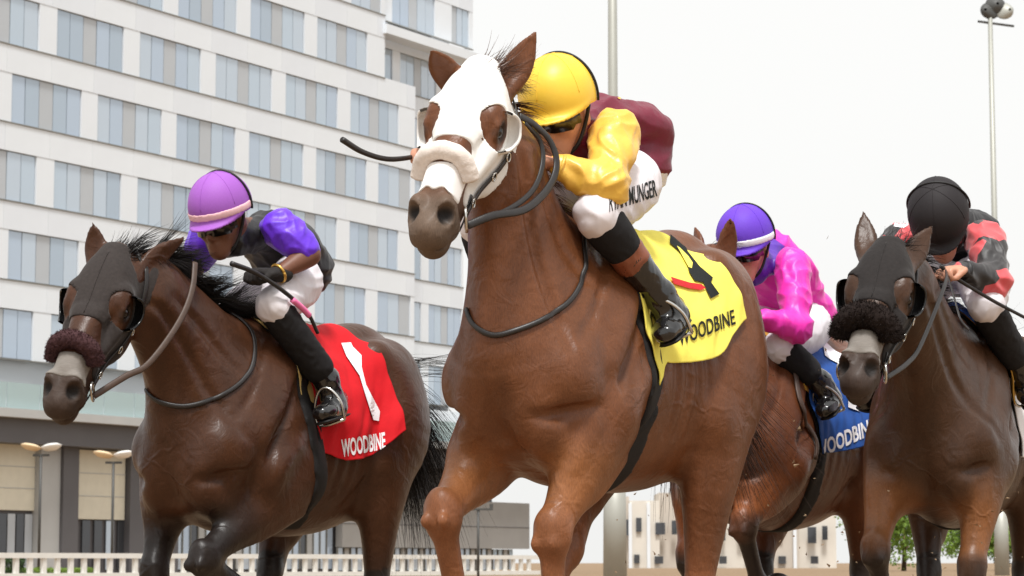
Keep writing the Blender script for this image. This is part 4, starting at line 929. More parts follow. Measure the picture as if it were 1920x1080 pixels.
class Inv:
    """finds cloth coordinates for sighted points"""
    def __init__(s, mp, fr):
        s.u, s.w = np.meshgrid(np.linspace(0, 1, 160), np.linspace(0, 1, 160), indexing='ij'); s.u = s.u.ravel(); s.w = s.w.ravel(); s.mp = mp; s.px = project(fr, mp(s.u, s.w)); s.fr = fr
    def __call__(s, Q):
        Q = np.atleast_2d(Q); out = np.zeros((len(Q), 2))
        for i, q in enumerate(Q): j = np.argmin(((s.px - q) ** 2).sum(1)); out[i] = s.u[j], s.w[j]
        for _ in range(3):
            e = .004; p0 = project(s.fr, s.mp(out[:, 0], out[:, 1])); pu = (project(s.fr, s.mp(out[:, 0] + e, out[:, 1])) - p0) / e; pw = (project(s.fr, s.mp(out[:, 0], out[:, 1] + e)) - p0) / e; r = Q - p0
            det = pu[:, 0] * pw[:, 1] - pu[:, 1] * pw[:, 0]; det = np.where(np.abs(det) < 1e-3, 1e9, det)
            out[:, 0] += np.clip((r[:, 0] * pw[:, 1] - r[:, 1] * pw[:, 0]) / det, -.02, .02); out[:, 1] += np.clip((pu[:, 0] * r[:, 1] - pu[:, 1] * r[:, 0]) / det, -.02, .02)
        return np.clip(out, 0, 1)
def print_on(inv, pts, faces, name, m, parent, lift=.0035):
    uw = inv(pts); v = inv.mp(uw[:, 0], uw[:, 1], lift); o = pymesh(name, v, faces, m, None, False); o.parent = parent
    return o
def quad_text(inv, body, quad, name, m, parent, bold=.015):
    v, f = text_verts(body, bold); mn, mx = v.min(0), v.max(0); t = (v - mn) / (mx - mn); q = np.array(quad, float)   # quad: bottom-left, bottom-right, top-right, top-left
    P = (q[0] * (1 - t[:, :1]) + q[1] * t[:, :1]) * (1 - t[:, 1:]) + (q[3] * (1 - t[:, :1]) + q[2] * t[:, :1]) * t[:, 1:]
    return print_on(inv, P, f, name, m, parent)
def px_poly(inv, pts, name, m, parent, cut=6, lift=.006):
    v, f = poly_verts(pts, cut); return print_on(inv, v, f, name, m, parent, lift)
def whip(fr, pts, r, m, label, grip=None):
    P = catmull(pts, 8); n = len(P); o = MB().tube(P, [r * (1 - .35 * i / n) for i in range(n)], 8).build('riding_whip', m, None, True)
    o.location = fr.o; o.rotation_euler = (0, 0, fr.rz); tag(o, label, 'whip', 'whips held by the jockeys'); return o
def lin(xs, ys): return lambda t: np.interp(t, xs, ys)

# ---------------- runner four: tack
HF4 = head_field(q4)
hood4 = hood(h4, HF4, H4, M['hood_white'], M['hood_white'], .297, .44)
roll_noseband(h4, H4, HF4, .026, M['fleece_white'], a0=.365)
F_, a_, b_, y_ = HF4
shell(F_, np.maximum(np.maximum(.39 - a_, a_ - .480 - .006 * np.cos(y_ * 160)), np.maximum(b_ - .058, np.abs(y_) - .06)), .004, .010, 'nasal_strip', M['strip'], h4)
br4 = bridle(h4, H4, HF4, M['leather'], M['steel'])
S4 = saddle_cloth_map(F4, -.70, .40)
c4, mp4 = cloth('saddle_cloth', S4, lin([0, .25, .45, .62], [.16, .20, .19, .13]), lin([0, .12, .42, .6], [-.36, -.37, -.45, -.47]), lin([0, .10, .25, 1], [.615, .58, .535, .45]), .016, M['yellow_cloth'],
                'yellow saddle cloth printed with a black number 4', 'saddle cloth', R4, wr=.011, seed=3)
inv4 = Inv(mp4, R4)
quad_text(inv4, 'WOODBINE', [(1272, 650), (1378, 608), (1374, 580), (1270, 618)], 'lettering', M['print_black'], c4)
px_poly(inv4, [(1240, 412), (1252, 406), (1268, 412), (1270, 424), (1276, 448), (1288, 474), (1310, 502), (1334, 522), (1330, 530), (1346, 552), (1330, 561), (1322, 545), (1316, 531), (1300, 528), (1290, 512), (1284, 488), (1268, 470), (1254, 458), (1256, 434), (1252, 422)], 'number', M['print_black'], c4)
px_poly(inv4, [(1266, 464), (1272, 468), (1288, 484), (1296, 496), (1294, 506), (1288, 504), (1286, 492)], 'number_counter', M['yellow_cloth'], c4, lift=.008)
px_poly(inv4, [(1254, 521), (1290, 532), (1312, 535), (1320, 542), (1310, 546), (1286, 542), (1260, 534)], 'stripe', M['print_red'], c4, lift=.007)
girth(F4, lambda Z: .10 + .10 * (Z - .9), M['webbing'], h4, .062)
strap('neck_strap', F4, [hit(R4, F4, *p) for p in ((1072, 405), (1092, 452), (1094, 505), (1070, 560), (1020, 598), (960, 622), (922, 628), (890, 608), (878, 580))], .008, M['leather'], h4, .005, .7)

# ---------------- runner one
HF1 = head_field(q1, .0055)
hood1 = hood(h1, HF1, H1, M['hood_black'], M['cup_black'], .285, .44, True)
roll_noseband(h1, H1, HF1, .030, M['fleece_brown'], .10, a0=.385, fib=M['fleece_brown'])
F_, a_, b_, y_ = HF1; shell(F_, np.maximum(np.maximum(.42 - a_, a_ - .51), np.maximum(b_ - .058, np.abs(y_) - .06)), .004, .010, 'nasal_strip', M['tape'], h1)
br1 = bridle(h1, H1, HF1, M['leather'], M['steel'])
S1 = saddle_cloth_map(F1, -.70, .40)
c1, mp1 = cloth('saddle_cloth', S1, lin([0, .25, .45, .62], [.04, .04, .02, -.02]), lin([0, .12, .42, .6], [-.40, -.42, -.45, -.45]), lin([0, .12, .3, 1], [.60, .60, .61, .57]), .016, M['red_cloth'],
                'red saddle cloth printed with a white number 1', 'saddle cloth', R1, seed=5, wr=.011)
inv1 = Inv(mp1, R1)
quad_text(inv1, 'WOODBINE', [(640, 858), (722, 842), (720, 810), (638, 824)], 'lettering', M['print_white'], c1, .03)
px_poly(inv1, [(638, 645), (656, 644), (660, 652), (676, 668), (676, 690), (684, 722), (710, 772), (708, 790), (698, 788), (684, 745), (672, 705), (668, 684), (648, 670)], 'number', M['print_white'], c1)
p1, mpp1 = cloth('saddle_pad', S1, lin([0, .25, .45, .62], [.17, .14, .10, .06]), lin([0, .6], [-.10, -.10]), lin([0, 1], [.40, .46]), .010, M['pad_tan'], 'tan foam pad under the saddle of the red cloth runner', 'saddle pad', R1, wr=.002, flutter=0)
girth(F1, lambda Z: .03 + .14 * (Z - .9), M['webbing'], h1, .062)
strap('neck_strap', F1, [hit(R1, F1, *p) for p in ((432, 580), (470, 625), (474, 680), (450, 718), (400, 748), (345, 762), (300, 752), (275, 730))], .009, M['leather'], h1, .005, .5)

# ---------------- runner far right
HF5 = head_field(q5, .0055)
hood5 = hood(h5, HF5, H5, M['hood_jet'], M['cup_black'], .285, .44, True)
roll_noseband(h5, H5, HF5, .041, M['fleece_black'], .10, a0=.37, wrap=.055, fib=M['fleece_black'])
F_, a_, b_, y_ = HF5; shell(F_, np.maximum(np.maximum(.41 - a_, a_ - .505), np.maximum(b_ - .058, np.abs(y_) - .06)), .004, .010, 'nasal_strip', M['tape'], h5)
br5 = bridle(h5, H5, HF5, M['leather'], M['steel'])
S5 = saddle_cloth_map(F5, -.70, .40)
c5, mp5 = cloth('saddle_cloth', S5, lin([0, .25, .45, .62], [.14, .14, .12, .08]), lin([0, .6], [-.5, -.58]), lin([0, 1], [.66, .55]), .016, M['white_cloth'], 'white saddle cloth on the horse at the right edge', 'saddle cloth', R5, seed=6)
p5a, _ = cloth('saddle_pad', S5, lin([0, .25, .45, .62], [.22, .22, .19, .14]), lin([0, .6], [-.10, -.10]), lin([0, 1], [.30, .34]), .024, M['blue_cloth'], 'blue foam pad under the jockey at the right edge', 'saddle pad', R5, wr=.002, flutter=0)
p5b, _ = cloth('saddle_pad', S5, lin([0, .25, .45, .62], [.20, .20, .17, .12]), lin([0, .6], [-.10, -.10]), lin([0, 1], [.46, .50]), .020, M['pad_gold'], 'gold fleece pad below the blue pad at the right edge', 'saddle pad', R5, wr=.004, flutter=0)
girth(F5, lambda Z: .03 + .14 * (Z - .9), M['webbing'], h5, .062)

# ---------------- runner behind number four
HF2 = head_field(q2, .008)
br2 = bridle(h2, H2, HF2, M['leather'], M['steel'], .006)
S2 = saddle_cloth_map(F2, -.70, .40)
c2, mp2 = cloth('saddle_cloth', S2, lin([0, .25, .45, .62], [.17, .17, .15, .10]), lin([0, .6], [-.36, -.44]), lin([0, 1], [.62, .52]), .016, M['blue_cloth'], 'blue saddle cloth with white lettering and a white panel', 'saddle cloth', R2, seed=8, wr=.011)
inv2 = Inv(mp2, R2)
quad_text(inv2, 'WOODBINE', [(1530, 862), (1640, 812), (1636, 782), (1526, 832)], 'lettering', M['print_white'], c2, .03)
px_poly(inv2, [(1540, 636), (1572, 640), (1582, 662), (1584, 690), (1566, 664), (1556, 676), (1545, 668)], 'number', M['print_white'], c2)
px_poly(inv2, [(1588, 738), (1612, 744), (1610, 772), (1588, 764)], 'number', M['print_white'], c2)
p2_, _ = cloth('saddle_pad', S2, lin([0, .25, .45, .62], [.23, .22, .19, .14]), lin([0, .6], [-.10, -.10]), lin([0, 1], [.36, .42]), .010, M['pad_gold'], 'gold pad edge under the saddle of the pink rider', 'saddle pad', R2, wr=.002, flutter=0)
girth(F2, lambda Z: .03 + .14 * (Z - .9), M['webbing'], h2, .062)
yk2 = strap('neck_strap', F2, [hit(R2, F2, *p) for p in ((1420, 612), (1462, 628), (1484, 680), (1500, 760), (1524, 820), (1525, 860))], .014, M['leather_brown'], h2, .008, .45)
# ------------------------------------------------------------------ riders
def ortho(f, u):
    f = np.asarray(f, float); f /= np.linalg.norm(f); u = np.asarray(u, float); u = u - f * (u @ f); u /= np.linalg.norm(u); return f, np.cross(u, f), u
def hand_prims(F, w, h, side, k=.006, s=1.0, curl=(0, 0, -1)):
    """closed hand round a rein: palm, four unequal bent fingers, thumb"""
    w, h = np.asarray(w, float), np.asarray(h, float); d = h - w; d /= np.linalg.norm(d); c = np.asarray(curl, float); c = c - d * (c @ d); c /= np.linalg.norm(c); t = np.cross(d, c) * side
    F.chain([list(w) + [.024 * s, .020 * s], list(lerp(w, h, .55)) + [.034 * s, .019 * s], list(h) + [.038 * s, .017 * s]], side=t, k=.012)
    for i, L in enumerate((.9, 1.0, .95, .78)):
        b = h + t * (.030 - .020 * i) * s; r = (.0100 - .0006 * i) * s
        a1 = b + d * .020 * s * L; a2 = a1 + (c * .026 + d * .006) * s * L; a3 = a2 + (c * .006 - d * .024) * s * L; a4 = a3 + (-c * .004 - d * .016) * s * L
        F.chain([list(x) + [r, r] for x in (b, a1, a2, a3, a4)], k=k, sub=3)
    b = lerp(w, h, .35) + t * .034 * s; a1 = b + (d * .030 + t * .012 + c * .008) * s; a2 = a1 + (d * .022 + c * .018 - t * .010) * s
    F.chain([list(x) + [r * s, r * s] for x, r in ((b, .0125), (a1, .0115), (a2, .0095))], k=.008, sub=3)

class Rider:
    pass

def make_rider(fr, J, label):
    """J: joints in the mount's frame and materials; returns root"""
    root = empty('person', fr.o, fr.rz, label, 'person', 'jockeys riding the racehorses')
    g = lambda n: np.asarray(J[n], float); h = J.get('h', .0055)
    hc, hf, hl, hu = g('head'), *ortho(J['face'], J['up'])          # helmet centre, face direction, left, up
    fc = hc - hu * .055 + hf * .008                                  # skull centre of the face part
    R = np.stack([hf, hl, hu], 1)
    pts = [g(n) for n in J if n in ('head', 'neck', 'chest', 'pelvis') or n[:-1] in ('sh', 'el', 'wr', 'ha', 'hip', 'kn', 'an', 'to')]
    lo, hi = np.min(pts, 0) - .22, np.max(pts, 0) + .22
    def field(names, hh=None, pad=.14):
        p = np.array([g(n) for n in names]); l, u = p.min(0) - pad, p.max(0) + pad; hh = hh or h
        return Field(*[np.arange(a, b, hh, dtype=np.float32) for a, b in zip(l, u)])
    def mesh(F, name, m, parent, smooth=1, wr=0.0, ws=40.0, col=None):
        v, q = surface(F, smooth=smooth)
        if wr:
            n = F.grad(v); w_ = v + .02 * np.stack([noise3(v, 14, 1), noise3(v, 14, 4), noise3(v, 14, 7)], 1); rd = 1 - np.abs(noise3(w_ * np.array([.45, 1.2, 1.2]), ws * .8, 5)) * 1.6; rd2 = 1 - np.abs(noise3(w_ * np.array([1.3, 1.2, .45]), ws * 1.25, 9)) * 1.6
            v = v + n * (wr * (noise3(v, ws * .6, 2) * .5 + (rd - .5) * .9 + (rd2 - .5) * .5))[:, None]
        return fastmesh(name, v, q, m, parent, None if col is None else col(v))
    sideL = {'L': 1, 'R': -1}
    # ---- body: head, neck, trunk, arms, legs in one skin
    F = field([n for n in J if isinstance(J[n], (tuple, list, np.ndarray)) and n not in ('face', 'up') and len(J[n]) == 3 and n[:2] in ('he', 'ne', 'ch', 'pe', 'sh', 'el', 'wr', 'ha', 'hi', 'kn', 'an', 'to')], .0075, .13)
    F.ell(fc + hu * .02 - hf * .012, (.092, .074, .105), R, k=.02)
    F.chain([list(fc - hu * .03 + hf * .030) + [.060, .058], list(fc - hu * .085 + hf * .055) + [.045, .042], list(fc - hu * .105 + hf * .068) + [.028, .024]], side=hl, k=.03)
    F.chain([list(fc + hu * .005 + hf * .085) + [.010, .010], list(fc - hu * .030 + hf * .104) + [.014, .014], list(fc - hu * .040 + hf * .098) + [.019, .012]], side=hl, k=.014)   # nose
    F.ell(fc - hu * .066 + hf * .090, (.012, .026, .007), R, k=.010); F.ell(fc - hu * .079 + hf * .086, (.011, .022, .007), R, k=.010)                                     # lips
    F.ell(fc - hu * .098 + hf * .082, (.018, .022, .016), R, k=.02)
    F.ell(fc + hu * .012 + hf * .082, (.014, .05, .012), R, k=.02)
    for s in (1, -1):
        F.ell(fc - hu * .022 + hf * .060 + hl * s * .045, (.028, .020, .022), R, k=.03)
        F.ell(fc - hu * .012 - hf * .010 + hl * s * .078, (.020, .009, .030), R, k=.008); F.ell(fc - hu * .010 - hf * .004 + hl * s * .088, (.010, .006, .016), R, k=.005, op='sub')
    F.chain([list(fc - hu * .06 - hf * .03) + [.052, .055], list(g('neck')) + [.055, .055]], k=.03)
    F.chain([list(g('neck')) + [.07, .05], list(g('chest')) + [.12, .07], list(lerp(g('chest'), g('pelvis'), .6)) + [.10, .07], list(g('pelvis')) + [.11, .08]], k=.02)
    for S in 'LR':
        F.chain([list(g('sh' + S)) + [.036, .036], list(lerp(g('sh' + S), g('el' + S), .5)) + [.040, .042], list(g('el' + S)) + [.038, .038]], k=.01)
        F.chain([list(g('el' + S)) + [.038, .038], list(lerp(g('el' + S), g('wr' + S), .3)) + [.040, .040], list(g('wr' + S)) + [.024, .022]], k=.02)
        F.chain([list(g('hip' + S)) + [.075, .075], list(lerp(g('hip' + S), g('kn' + S), .5)) + [.066, .068], list(g('kn' + S)) + [.046, .046]], k=.04)
        F.chain([list(g('kn' + S)) + [.044, .044], list(lerp(g('kn' + S), g('an' + S), .35)) + [.036, .038], list(g('an' + S)) + [.022, .024]], k=.02)
        F.chain([list(g('an' + S)) + [.020, .022], list(lerp(g('hl' + S), g('to' + S), .5)) + [.018, .016], list(lerp(g('hl' + S), g('to' + S), .8)) + [.018, .012]], k=.01)
        if not J.get('glove'): hand_prims(F, g('wr' + S), g('ha' + S), sideL[S], curl=J.get('curl', (0, 0, -1)))
        else: F.chain([list(g('wr' + S)) + [.022, .020], list(g('ha' + S)) + [.026, .014]], k=.01)
    mesh(F, 'body', J['skin'], root)
    # ---- jersey
    F = field(['neck', 'chest', 'pelvis', 'shL', 'shR']); nk, cs, pv = g('neck'), g('chest'), g('pelvis')
    F.chain([list(nk) + [.10, .065], list(lerp(nk, cs, .5)) + [.145, .080], list(cs) + [.165, .094], list(lerp(cs, pv, .55)) + [.155, .102], list(lerp(cs, pv, J.get('hem', 1.02))) + [.160, .116]], k=.04)
    F.chain([list(fc - hu * .09 - hf * .03) + [.064, .062], list(nk) + [.075, .07]], k=.03)
    for S in 'LR': F.ell(lerp(g('sh' + S), cs, .1), (.062, .058, .062), k=.06)
    jer = mesh(F, 'jersey', J['jersey'], root, 2, .0070, 27, J.get('jersey_col'))
    # ---- sleeves
    for S in 'LR':
        F = field(['sh' + S, 'el' + S, 'wr' + S]); sh, el, wr = g('sh' + S), g('el' + S), g('wr' + S)
        end = J.get('sleeve', 1.0)
        if end >= 1:
            F.chain([list(lerp(sh, cs, .06)) + [.074, .076], list(lerp(sh, el, .35)) + [.068, .070], list(lerp(sh, el, .75)) + [.060, .064], list(el) + [.058, .058]], k=.02)
            F.chain([list(el) + [.058, .058], list(lerp(el, wr, .35)) + [.056, .054], list(lerp(el, wr, .8)) + [.042, .040], list(lerp(el, wr, .97)) + [.035, .033]], k=.03)
        else:
            F.chain([list(lerp(sh, cs, .06)) + [.076, .078], list(lerp(sh, el, .4)) + [.068, .070], list(lerp(sh, el, end)) + [.058, .062]], k=.02)
        sl = mesh(F, 'sleeve', J['sleeve_m'], root, 1, .0085, 30, J.get('sleeve_col'))
        if end >= 1:
            MB().tube([lerp(el, wr, .93), lerp(el, wr, .985)], [.040, .036], 16).build('cuff', J.get('cuff_m', J['sleeve_m']), sl, True)
    # ---- breeches
    F = field(['pelvis', 'hipL', 'hipR', 'knL', 'knR']); 
    F.chain([list(lerp(cs, pv, .70)) + [.120, .090], list(pv) + [.145, .108]], k=.04)
    for S in 'LR':
        hp, kn, an = g('hip' + S), g('kn' + S), g('an' + S)
        F.chain([list(hp) + [.100, .104], list(lerp(hp, kn, .4)) + [.092, .096], list(lerp(hp, kn, .8)) + [.070, .072], list(kn) + [.059, .059]], k=.06)
        F.chain([list(kn) + [.059, .059], list(lerp(kn, an, .14)) + [.050, .050]], k=.03)
    mesh(F, 'breeches', J['breeches'], root, 1, .0042, 36)
    # ---- boots with cloth gaiter above
    for S in 'LR':
        s = sideL[S]; kn, an, to, hl_ = g('kn' + S), g('an' + S), g('to' + S), g('hl' + S)
        F = field(['kn' + S, 'an' + S, 'to' + S, 'hl' + S], .0055, .09); t0 = J.get('boot0', .5)
        F.chain([list(lerp(kn, an, t0)) + [.053, .056], list(lerp(kn, an, .75)) + [.046, .048], list(lerp(kn, an, .95)) + [.040, .044], list(an) + [.040, .046]], k=.02)
        F.chain([list(lerp(hl_, an, .25)) + [.036, .040], list(lerp(hl_, to, .45)) + [.041, .040], list(lerp(hl_, to, .8)) + [.044, .034], list(to) + [.034, .026]], k=.035)
        F.chain([list(an) + [.042, .048], list(lerp(hl_, to, .35)) + [.042, .044]], k=.03)
        bo = mesh(F, 'boot', J['boot'], root, 1, .0020, 60)
        up = an - lerp(hl_, to, .4); up /= np.linalg.norm(up) + 1e-9; dd = (to - hl_) / np.linalg.norm(to - hl_)
        so = MB().tube([lerp(hl_, to, t) - up * .034 for t in (-.06, .1, .3, .5, .8, 1.0, 1.06)], [.020, .032, .030, .036, .040, .034, .02], 12, True, ([up] * 7, .22)).build('sole', J['sole'], bo, True)
        F = field(['kn' + S, 'an' + S], .0065, .09)
        F.chain([list(lerp(kn, an, .12)) + [.064, .064], list(lerp(kn, an, .24)) + [.062, .064], list(lerp(kn, an, t0 * .72 if 'band' in J else t0 + .06)) + [.057, .059]], k=.02)
        mesh(F, 'knee_sock', J['sock'], root, 1, .002, 60)
        if 'band' in J:
            F = field(['kn' + S, 'an' + S], .0065, .09); F.chain([list(lerp(kn, an, t0 * .62)) + [.054, .056], list(lerp(kn, an, t0 + .03)) + [.053, .056]], k=.02); mesh(F, 'boot_top', J['band'], root, 1, .0025, 60)
        # stirrup iron
        sc = lerp(hl_, to, .62); n = dd; u = np.cross(up, n); ps = [sc - up * .045 + u * .050, sc + up * .02 + u * .052, sc + up * .07 + u * .028, sc + up * .085, sc + up * .07 - u * .028, sc + up * .02 - u * .052, sc - up * .045 - u * .050, sc - up * .045 + u * .050]
        MB().tube(catmull(ps, 4), .0055, 8).build('stirrup', J['metal'], bo, True)
    if J.get('glove'):
        for S in 'LR':
            F = field(['wr' + S, 'ha' + S], .0045, .08); hand_prims(F, g('wr' + S), g('ha' + S), sideL[S], s=1.12, curl=J.get('curl', (0, 0, -1)))
            d = g('wr' + S) - g('ha' + S); F.chain([list(g('wr' + S)) + [.030, .028], list(g('wr' + S) + d * .35) + [.031, .029]], k=.015); mesh(F, 'glove', J['glove'], root, 1, .0015, 90)
    # ---- helmet with cloth cap, peak, band, goggles
    F = field(['head'], .005, .20); k = J.get('hs', 1.0)
    F.ell(hc, (.134 * k, .110 * k, .124 * k), R, k=.0)
    X, Y, Z = np.meshgrid(*F.a, indexing='ij'); P = np.stack([X, Y, Z], -1) - hc; fx, fy, fz = P @ hf, P @ hl, P @ hu
    base = np.maximum(F.f, -(fz + .030 * k + .10 * np.clip(-fx, 0, 1) * .55 + .012 * np.cos(fy * 14) * 0))
    pk = np.sqrt((np.maximum(fx - .030, 0) / (.135 * k)) ** 2 + (fy / (.098 * k)) ** 2); peak = np.maximum(np.maximum((pk - 1) * .10, np.abs(fz + .030 * k + (fx - .1) * .30 + 2.2 * fy ** 2 * 1.0) - .0045), -(fx - .03))
    hh_ = np.clip(.02 - np.abs(base - peak), 0, 1) / .02; tot = np.minimum(base, peak) - hh_ ** 2 * .005
    v, q = surface(F, tot, 2); hel = fastmesh('helmet', v, q, J['helmet'], root)
    # seams of the cloth panels
    for an in (0, 60, 120):
        a = math.radians(an); d = hf * math.cos(a) + hl * math.sin(a); ra = 1 / math.sqrt((math.cos(a) / (.134 * k)) ** 2 + (math.sin(a) / (.110 * k)) ** 2)
        MB().tube([hc + d * ra * math.cos(t) * 1.002 + hu * .124 * k * math.sin(t) * 1.002 for t in np.linspace(.12, math.pi - .12, 40)], .0011, 5).build('seam', J.get('seam', J['helmet']), hel, True)
    F.f[...] = F.f
    if 'hband' in J:
        e = np.maximum(np.maximum(F.f - .003, np.abs(fz + .010 * k) - .014), -(F.f + .012)); e = np.maximum(e, -(fx + .06)); v, q = surface(F, e, 2); fastmesh('helmet_band', v, q, J['hband'], hel)
    MB().tube([hc + hl * 0 - hf * .035 + (hl * math.cos(t) * .111 * k + hu * math.sin(t) * .121 * k) for t in np.linspace(-.25, math.pi + .25, 40)], .0042, 6, True).build('goggle_strap', J['strap'], hel, True)
    for s in (1, -1):
        MB().tube(catmull([hc + hl * s * .103 * k - hu * .03 + hf * .02, fc + hl * s * .080 - hu * .03 + hf * .012, fc + hl * s * .055 - hu * .088 + hf * .045, fc - hu * .118 + hf * .066], 5), .006, 6).build('chin_strap', J['strap'], hel, True)
    # goggles
    vs = []; fs = []; n = 24; gc = fc + hu * .014
    for th in (0.0, .006):
        for i in range(n + 1):
            t = (i / n - .5) * 2.35; r1 = .108 + th; r2 = .088 + th; drop = .006 * math.cos(t * 3)
            for zz in (-.040 + .012 * math.exp(-(t / .16) ** 2) - (.004 if abs(t) < .9 else -.008), .024):
                vs.append(gc + hf * math.cos(t) * r1 + hl * math.sin(t) * r2 + hu * zz)
    for i in range(n):
        a = 2 * i; b = 2 * (n + 1); fs += [(a, a + 2, a + 3, a + 1), (b + a, b + a + 1, b + a + 3, b + a + 2), (a, b + a, b + a + 2, a + 2), (a + 1, a + 3, b + a + 3, b + a + 1)]
    pymesh('goggles', vs, fs, J['goggle'], hel, True)
    return root, hel, (hc, hf, hl, hu, k)
# ---------------- riders
def mirror(J):
    for n in ('sh', 'el', 'wr', 'ha', 'hip', 'kn', 'an', 'to', 'hl'):
        if n + 'R' not in J: x, y, z = J[n + 'L']; J[n + 'R'] = (x, -y, z)
    return J
common = dict(breeches=M['breeches'], boot=M['boot'], sole=M['sole'], sock=M['sock'], strap=M['strap'], goggle=M['goggle'], metal=M['steel'])
s4 = R4.sol
J4 = mirror(dict(common, head=s4(1046, 180, .03), face=(1, .0, -.42), up=(.3, 0, 1), neck=s4(1122, 222, .0), chest=s4(1166, 250, .0), pelvis=s4(1172, 316, .0),
    shL=s4(1152, 250, .165), elL=s4(1138, 348, .21), wrL=s4(1046, 312, .10), haL=s4(1012, 300, .06), hipL=s4(1178, 345, .10), knL=s4(1118, 402, .185), anL=s4(1238, 556, .265), toL=s4(1246, 625, .30), hlL=s4(1272, 585, .27),
    haR=s4(800, 285, -.14), wrR=s4(838, 300, -.16), elR=s4(960, 350, -.20),
    hem=.74, jersey=M['silk_maroon'], sleeve_m=M['silk_gold'], helmet=M['cap_yellow'], band=M['boot_brown'], skin=M['skin_light'], boot0=.52))
rd4, hel4, hi4 = make_rider(R4, J4, 'jockey in maroon and gold silks with a yellow cap, riding number 4')
s1 = R1.sol
J1 = mirror(dict(common, head=s1(413, 385, .02), face=(1, .05, -.45), up=(.35, 0, 1), neck=s1(500, 432, .0), chest=s1(524, 452, .0), pelvis=s1(553, 503, .0),
    shL=s1(528, 428, .165), elL=s1(580, 478, .25), wrL=s1(520, 514, .20), haL=s1(480, 512, .17), hipL=s1(556, 528, .10), knL=s1(512, 575, .185), anL=s1(612, 712, .265), toL=s1(602, 775, .31), hlL=s1(642, 762, .27),
    knR=tuple(np.asarray(s1(512, 575, .185)) * np.array([1, -1, 1]) + np.array([-.08, .03, -.10])), hipR=tuple(np.asarray(s1(556, 528, .10)) * np.array([1, -1, 1]) + np.array([-.05, 0, -.06])), jersey=M['silk_black'], sleeve_m=M['silk_purple'], sleeve=.80, helmet=M['cap_lilac'], hband=M['band_pink'], glove=M['glove'], skin=M['skin_dark'], boot0=.78))
rd1, hel1, hi1 = make_rider(R1, J1, 'jockey in black and purple silks with a lilac cap and pink band')
s5 = R5.sol
low5 = {n: tuple(np.asarray(J4[n]) + np.array([0, 0, -.06])) for n in ('neck', 'chest', 'pelvis', 'shL', 'elL', 'hipL', 'knL', 'anL', 'toL', 'hlL')}
low5.update(pelvis=(-.31, 0, 1.63), hipL=(-.12, .10, 1.57))
J5 = mirror(dict(common, **low5, head=(.37, .02, 1.755), face=(1, .10, -1.5), up=(1, 0, .75), wrL=(.50, .125, 1.525), haL=(.585, .085, 1.515), wrR=(.50, -.10, 1.53), haR=(.58, -.06, 1.52),
    jersey=M['silk_black'], sleeve_m=M['silk_blocks'], cuff_m=M['silk_black'], helmet=M['cap_black'], skin=M['skin_light'], boot0=.70))
rd5, hel5, hi5 = make_rider(R5, J5, 'jockey in black and red silks with head down under a black cap')
s2 = R2.sol
def yoke2(v):
    d = np.linalg.norm((v - np.array([.16, .04, 1.66])) / np.array([1, 1.3, 1.1]), axis=1); w = sstep(d, .150, .165)[:, None]; return np.array(srgb(86, 40, 168)[:3]) * (1 - w) + np.array(srgb(240, 52, 178)[:3]) * w
low2 = {n: tuple(np.asarray(J4[n]) + np.array([0, 0, -.06])) for n in ('head', 'neck', 'chest', 'pelvis', 'shL', 'wrL', 'haL', 'hipL', 'knL', 'anL', 'toL', 'hlL')}
low2.update(elL=(.30, .24, 1.40), wrL=(.46, .13, 1.43), haL=(.53, .09, 1.45), chest=(-.10, 0, 1.66), pelvis=(-.30, 0, 1.52), hipL=(-.18, .09, 1.45), knL=(.28, .16, 1.33), shL=(.16, .17, 1.66))
J2 = mirror(dict(common, **low2, face=(1, .05, -.35), up=(.3, 0, 1), jersey=M['silk_yoke'], jersey_col=yoke2, sleeve_m=M['silk_pink'], hem=1.18, helmet=M['cap_violet'], hband=M['print_white'], skin=M['skin_light'], boot0=.62))
rd2, hel2, hi2 = make_rider(R2, J2, 'jockey in pink and purple silks with a violet cap and white band')

whip(R4, [s4(642, 262, -.17), s4(680, 285, -.17), s4(725, 298, -.17), s4(770, 295, -.17), s4(800, 286, -.17), s4(835, 290, -.17)], .0085, M['leather'], 'black riding whip bent out beside the white hood')
w1 = whip(R1, [s1(434, 494, .19), s1(480, 512, .21), s1(530, 545, .25), s1(575, 585, .27), s1(596, 625, .28)], .010, M['leather'], 'whip with a pink section held in the black glove')
w5 = whip(R5, [(.62, .07, 1.53), (.58, .10, 1.50), (.45, .22, 1.42), (.30, .36, 1.34), (.14, .50, 1.25)], .008, M['leather'], 'long thin dark whip crossing the leg at the right edge')
# ------------------------------------------------------------------ hair, reins, lettering on clothes
from mathutils.bvhtree import BVHTree
def bvh(o):
    me = o.data; return BVHTree.FromPolygons([v.co for v in me.vertices], [tuple(p.vertices) for p in me.polygons])
def sight(fr, px, py):
    d = FW + np.array([1.0, 0, 0]) * (px - 960) / FPX + UPV * (540 - py) / FPX; d /= np.linalg.norm(d); o = CAM - fr.o; L = lambda w: np.array([w @ fr.f, w @ fr.l, w[2]]); return L(o), L(d)
def decal(fr, obj, pts, faces, name, m, parent, lift=.002):
    """flat print laid on a garment's surface"""
    T = bvh(obj); P = []; ok = []
    for px, py in pts:
        o, d = sight(fr, px, py); h = T.ray_cast(Vector(o), Vector(d))
        if h[0] is None: P.append((0, 0, 0)); ok.append(False)
        else: P.append(tuple(np.array(h[0]) + np.array(h[1]) * lift)); ok.append(True)
    fs = [f for f in faces if all(ok[i] for i in f)]
    if not fs: print('NO DECAL', name); return
    use = sorted({i for f in fs for i in f}); ix = {u: k for k, u in enumerate(use)}
    return pymesh(name, [P[i] for i in use], [[ix[i] for i in f] for f in fs], m, parent, True)
def part(root, name, n=0): return [c for c in root.children if c.name.split('.')[0] == name][n]
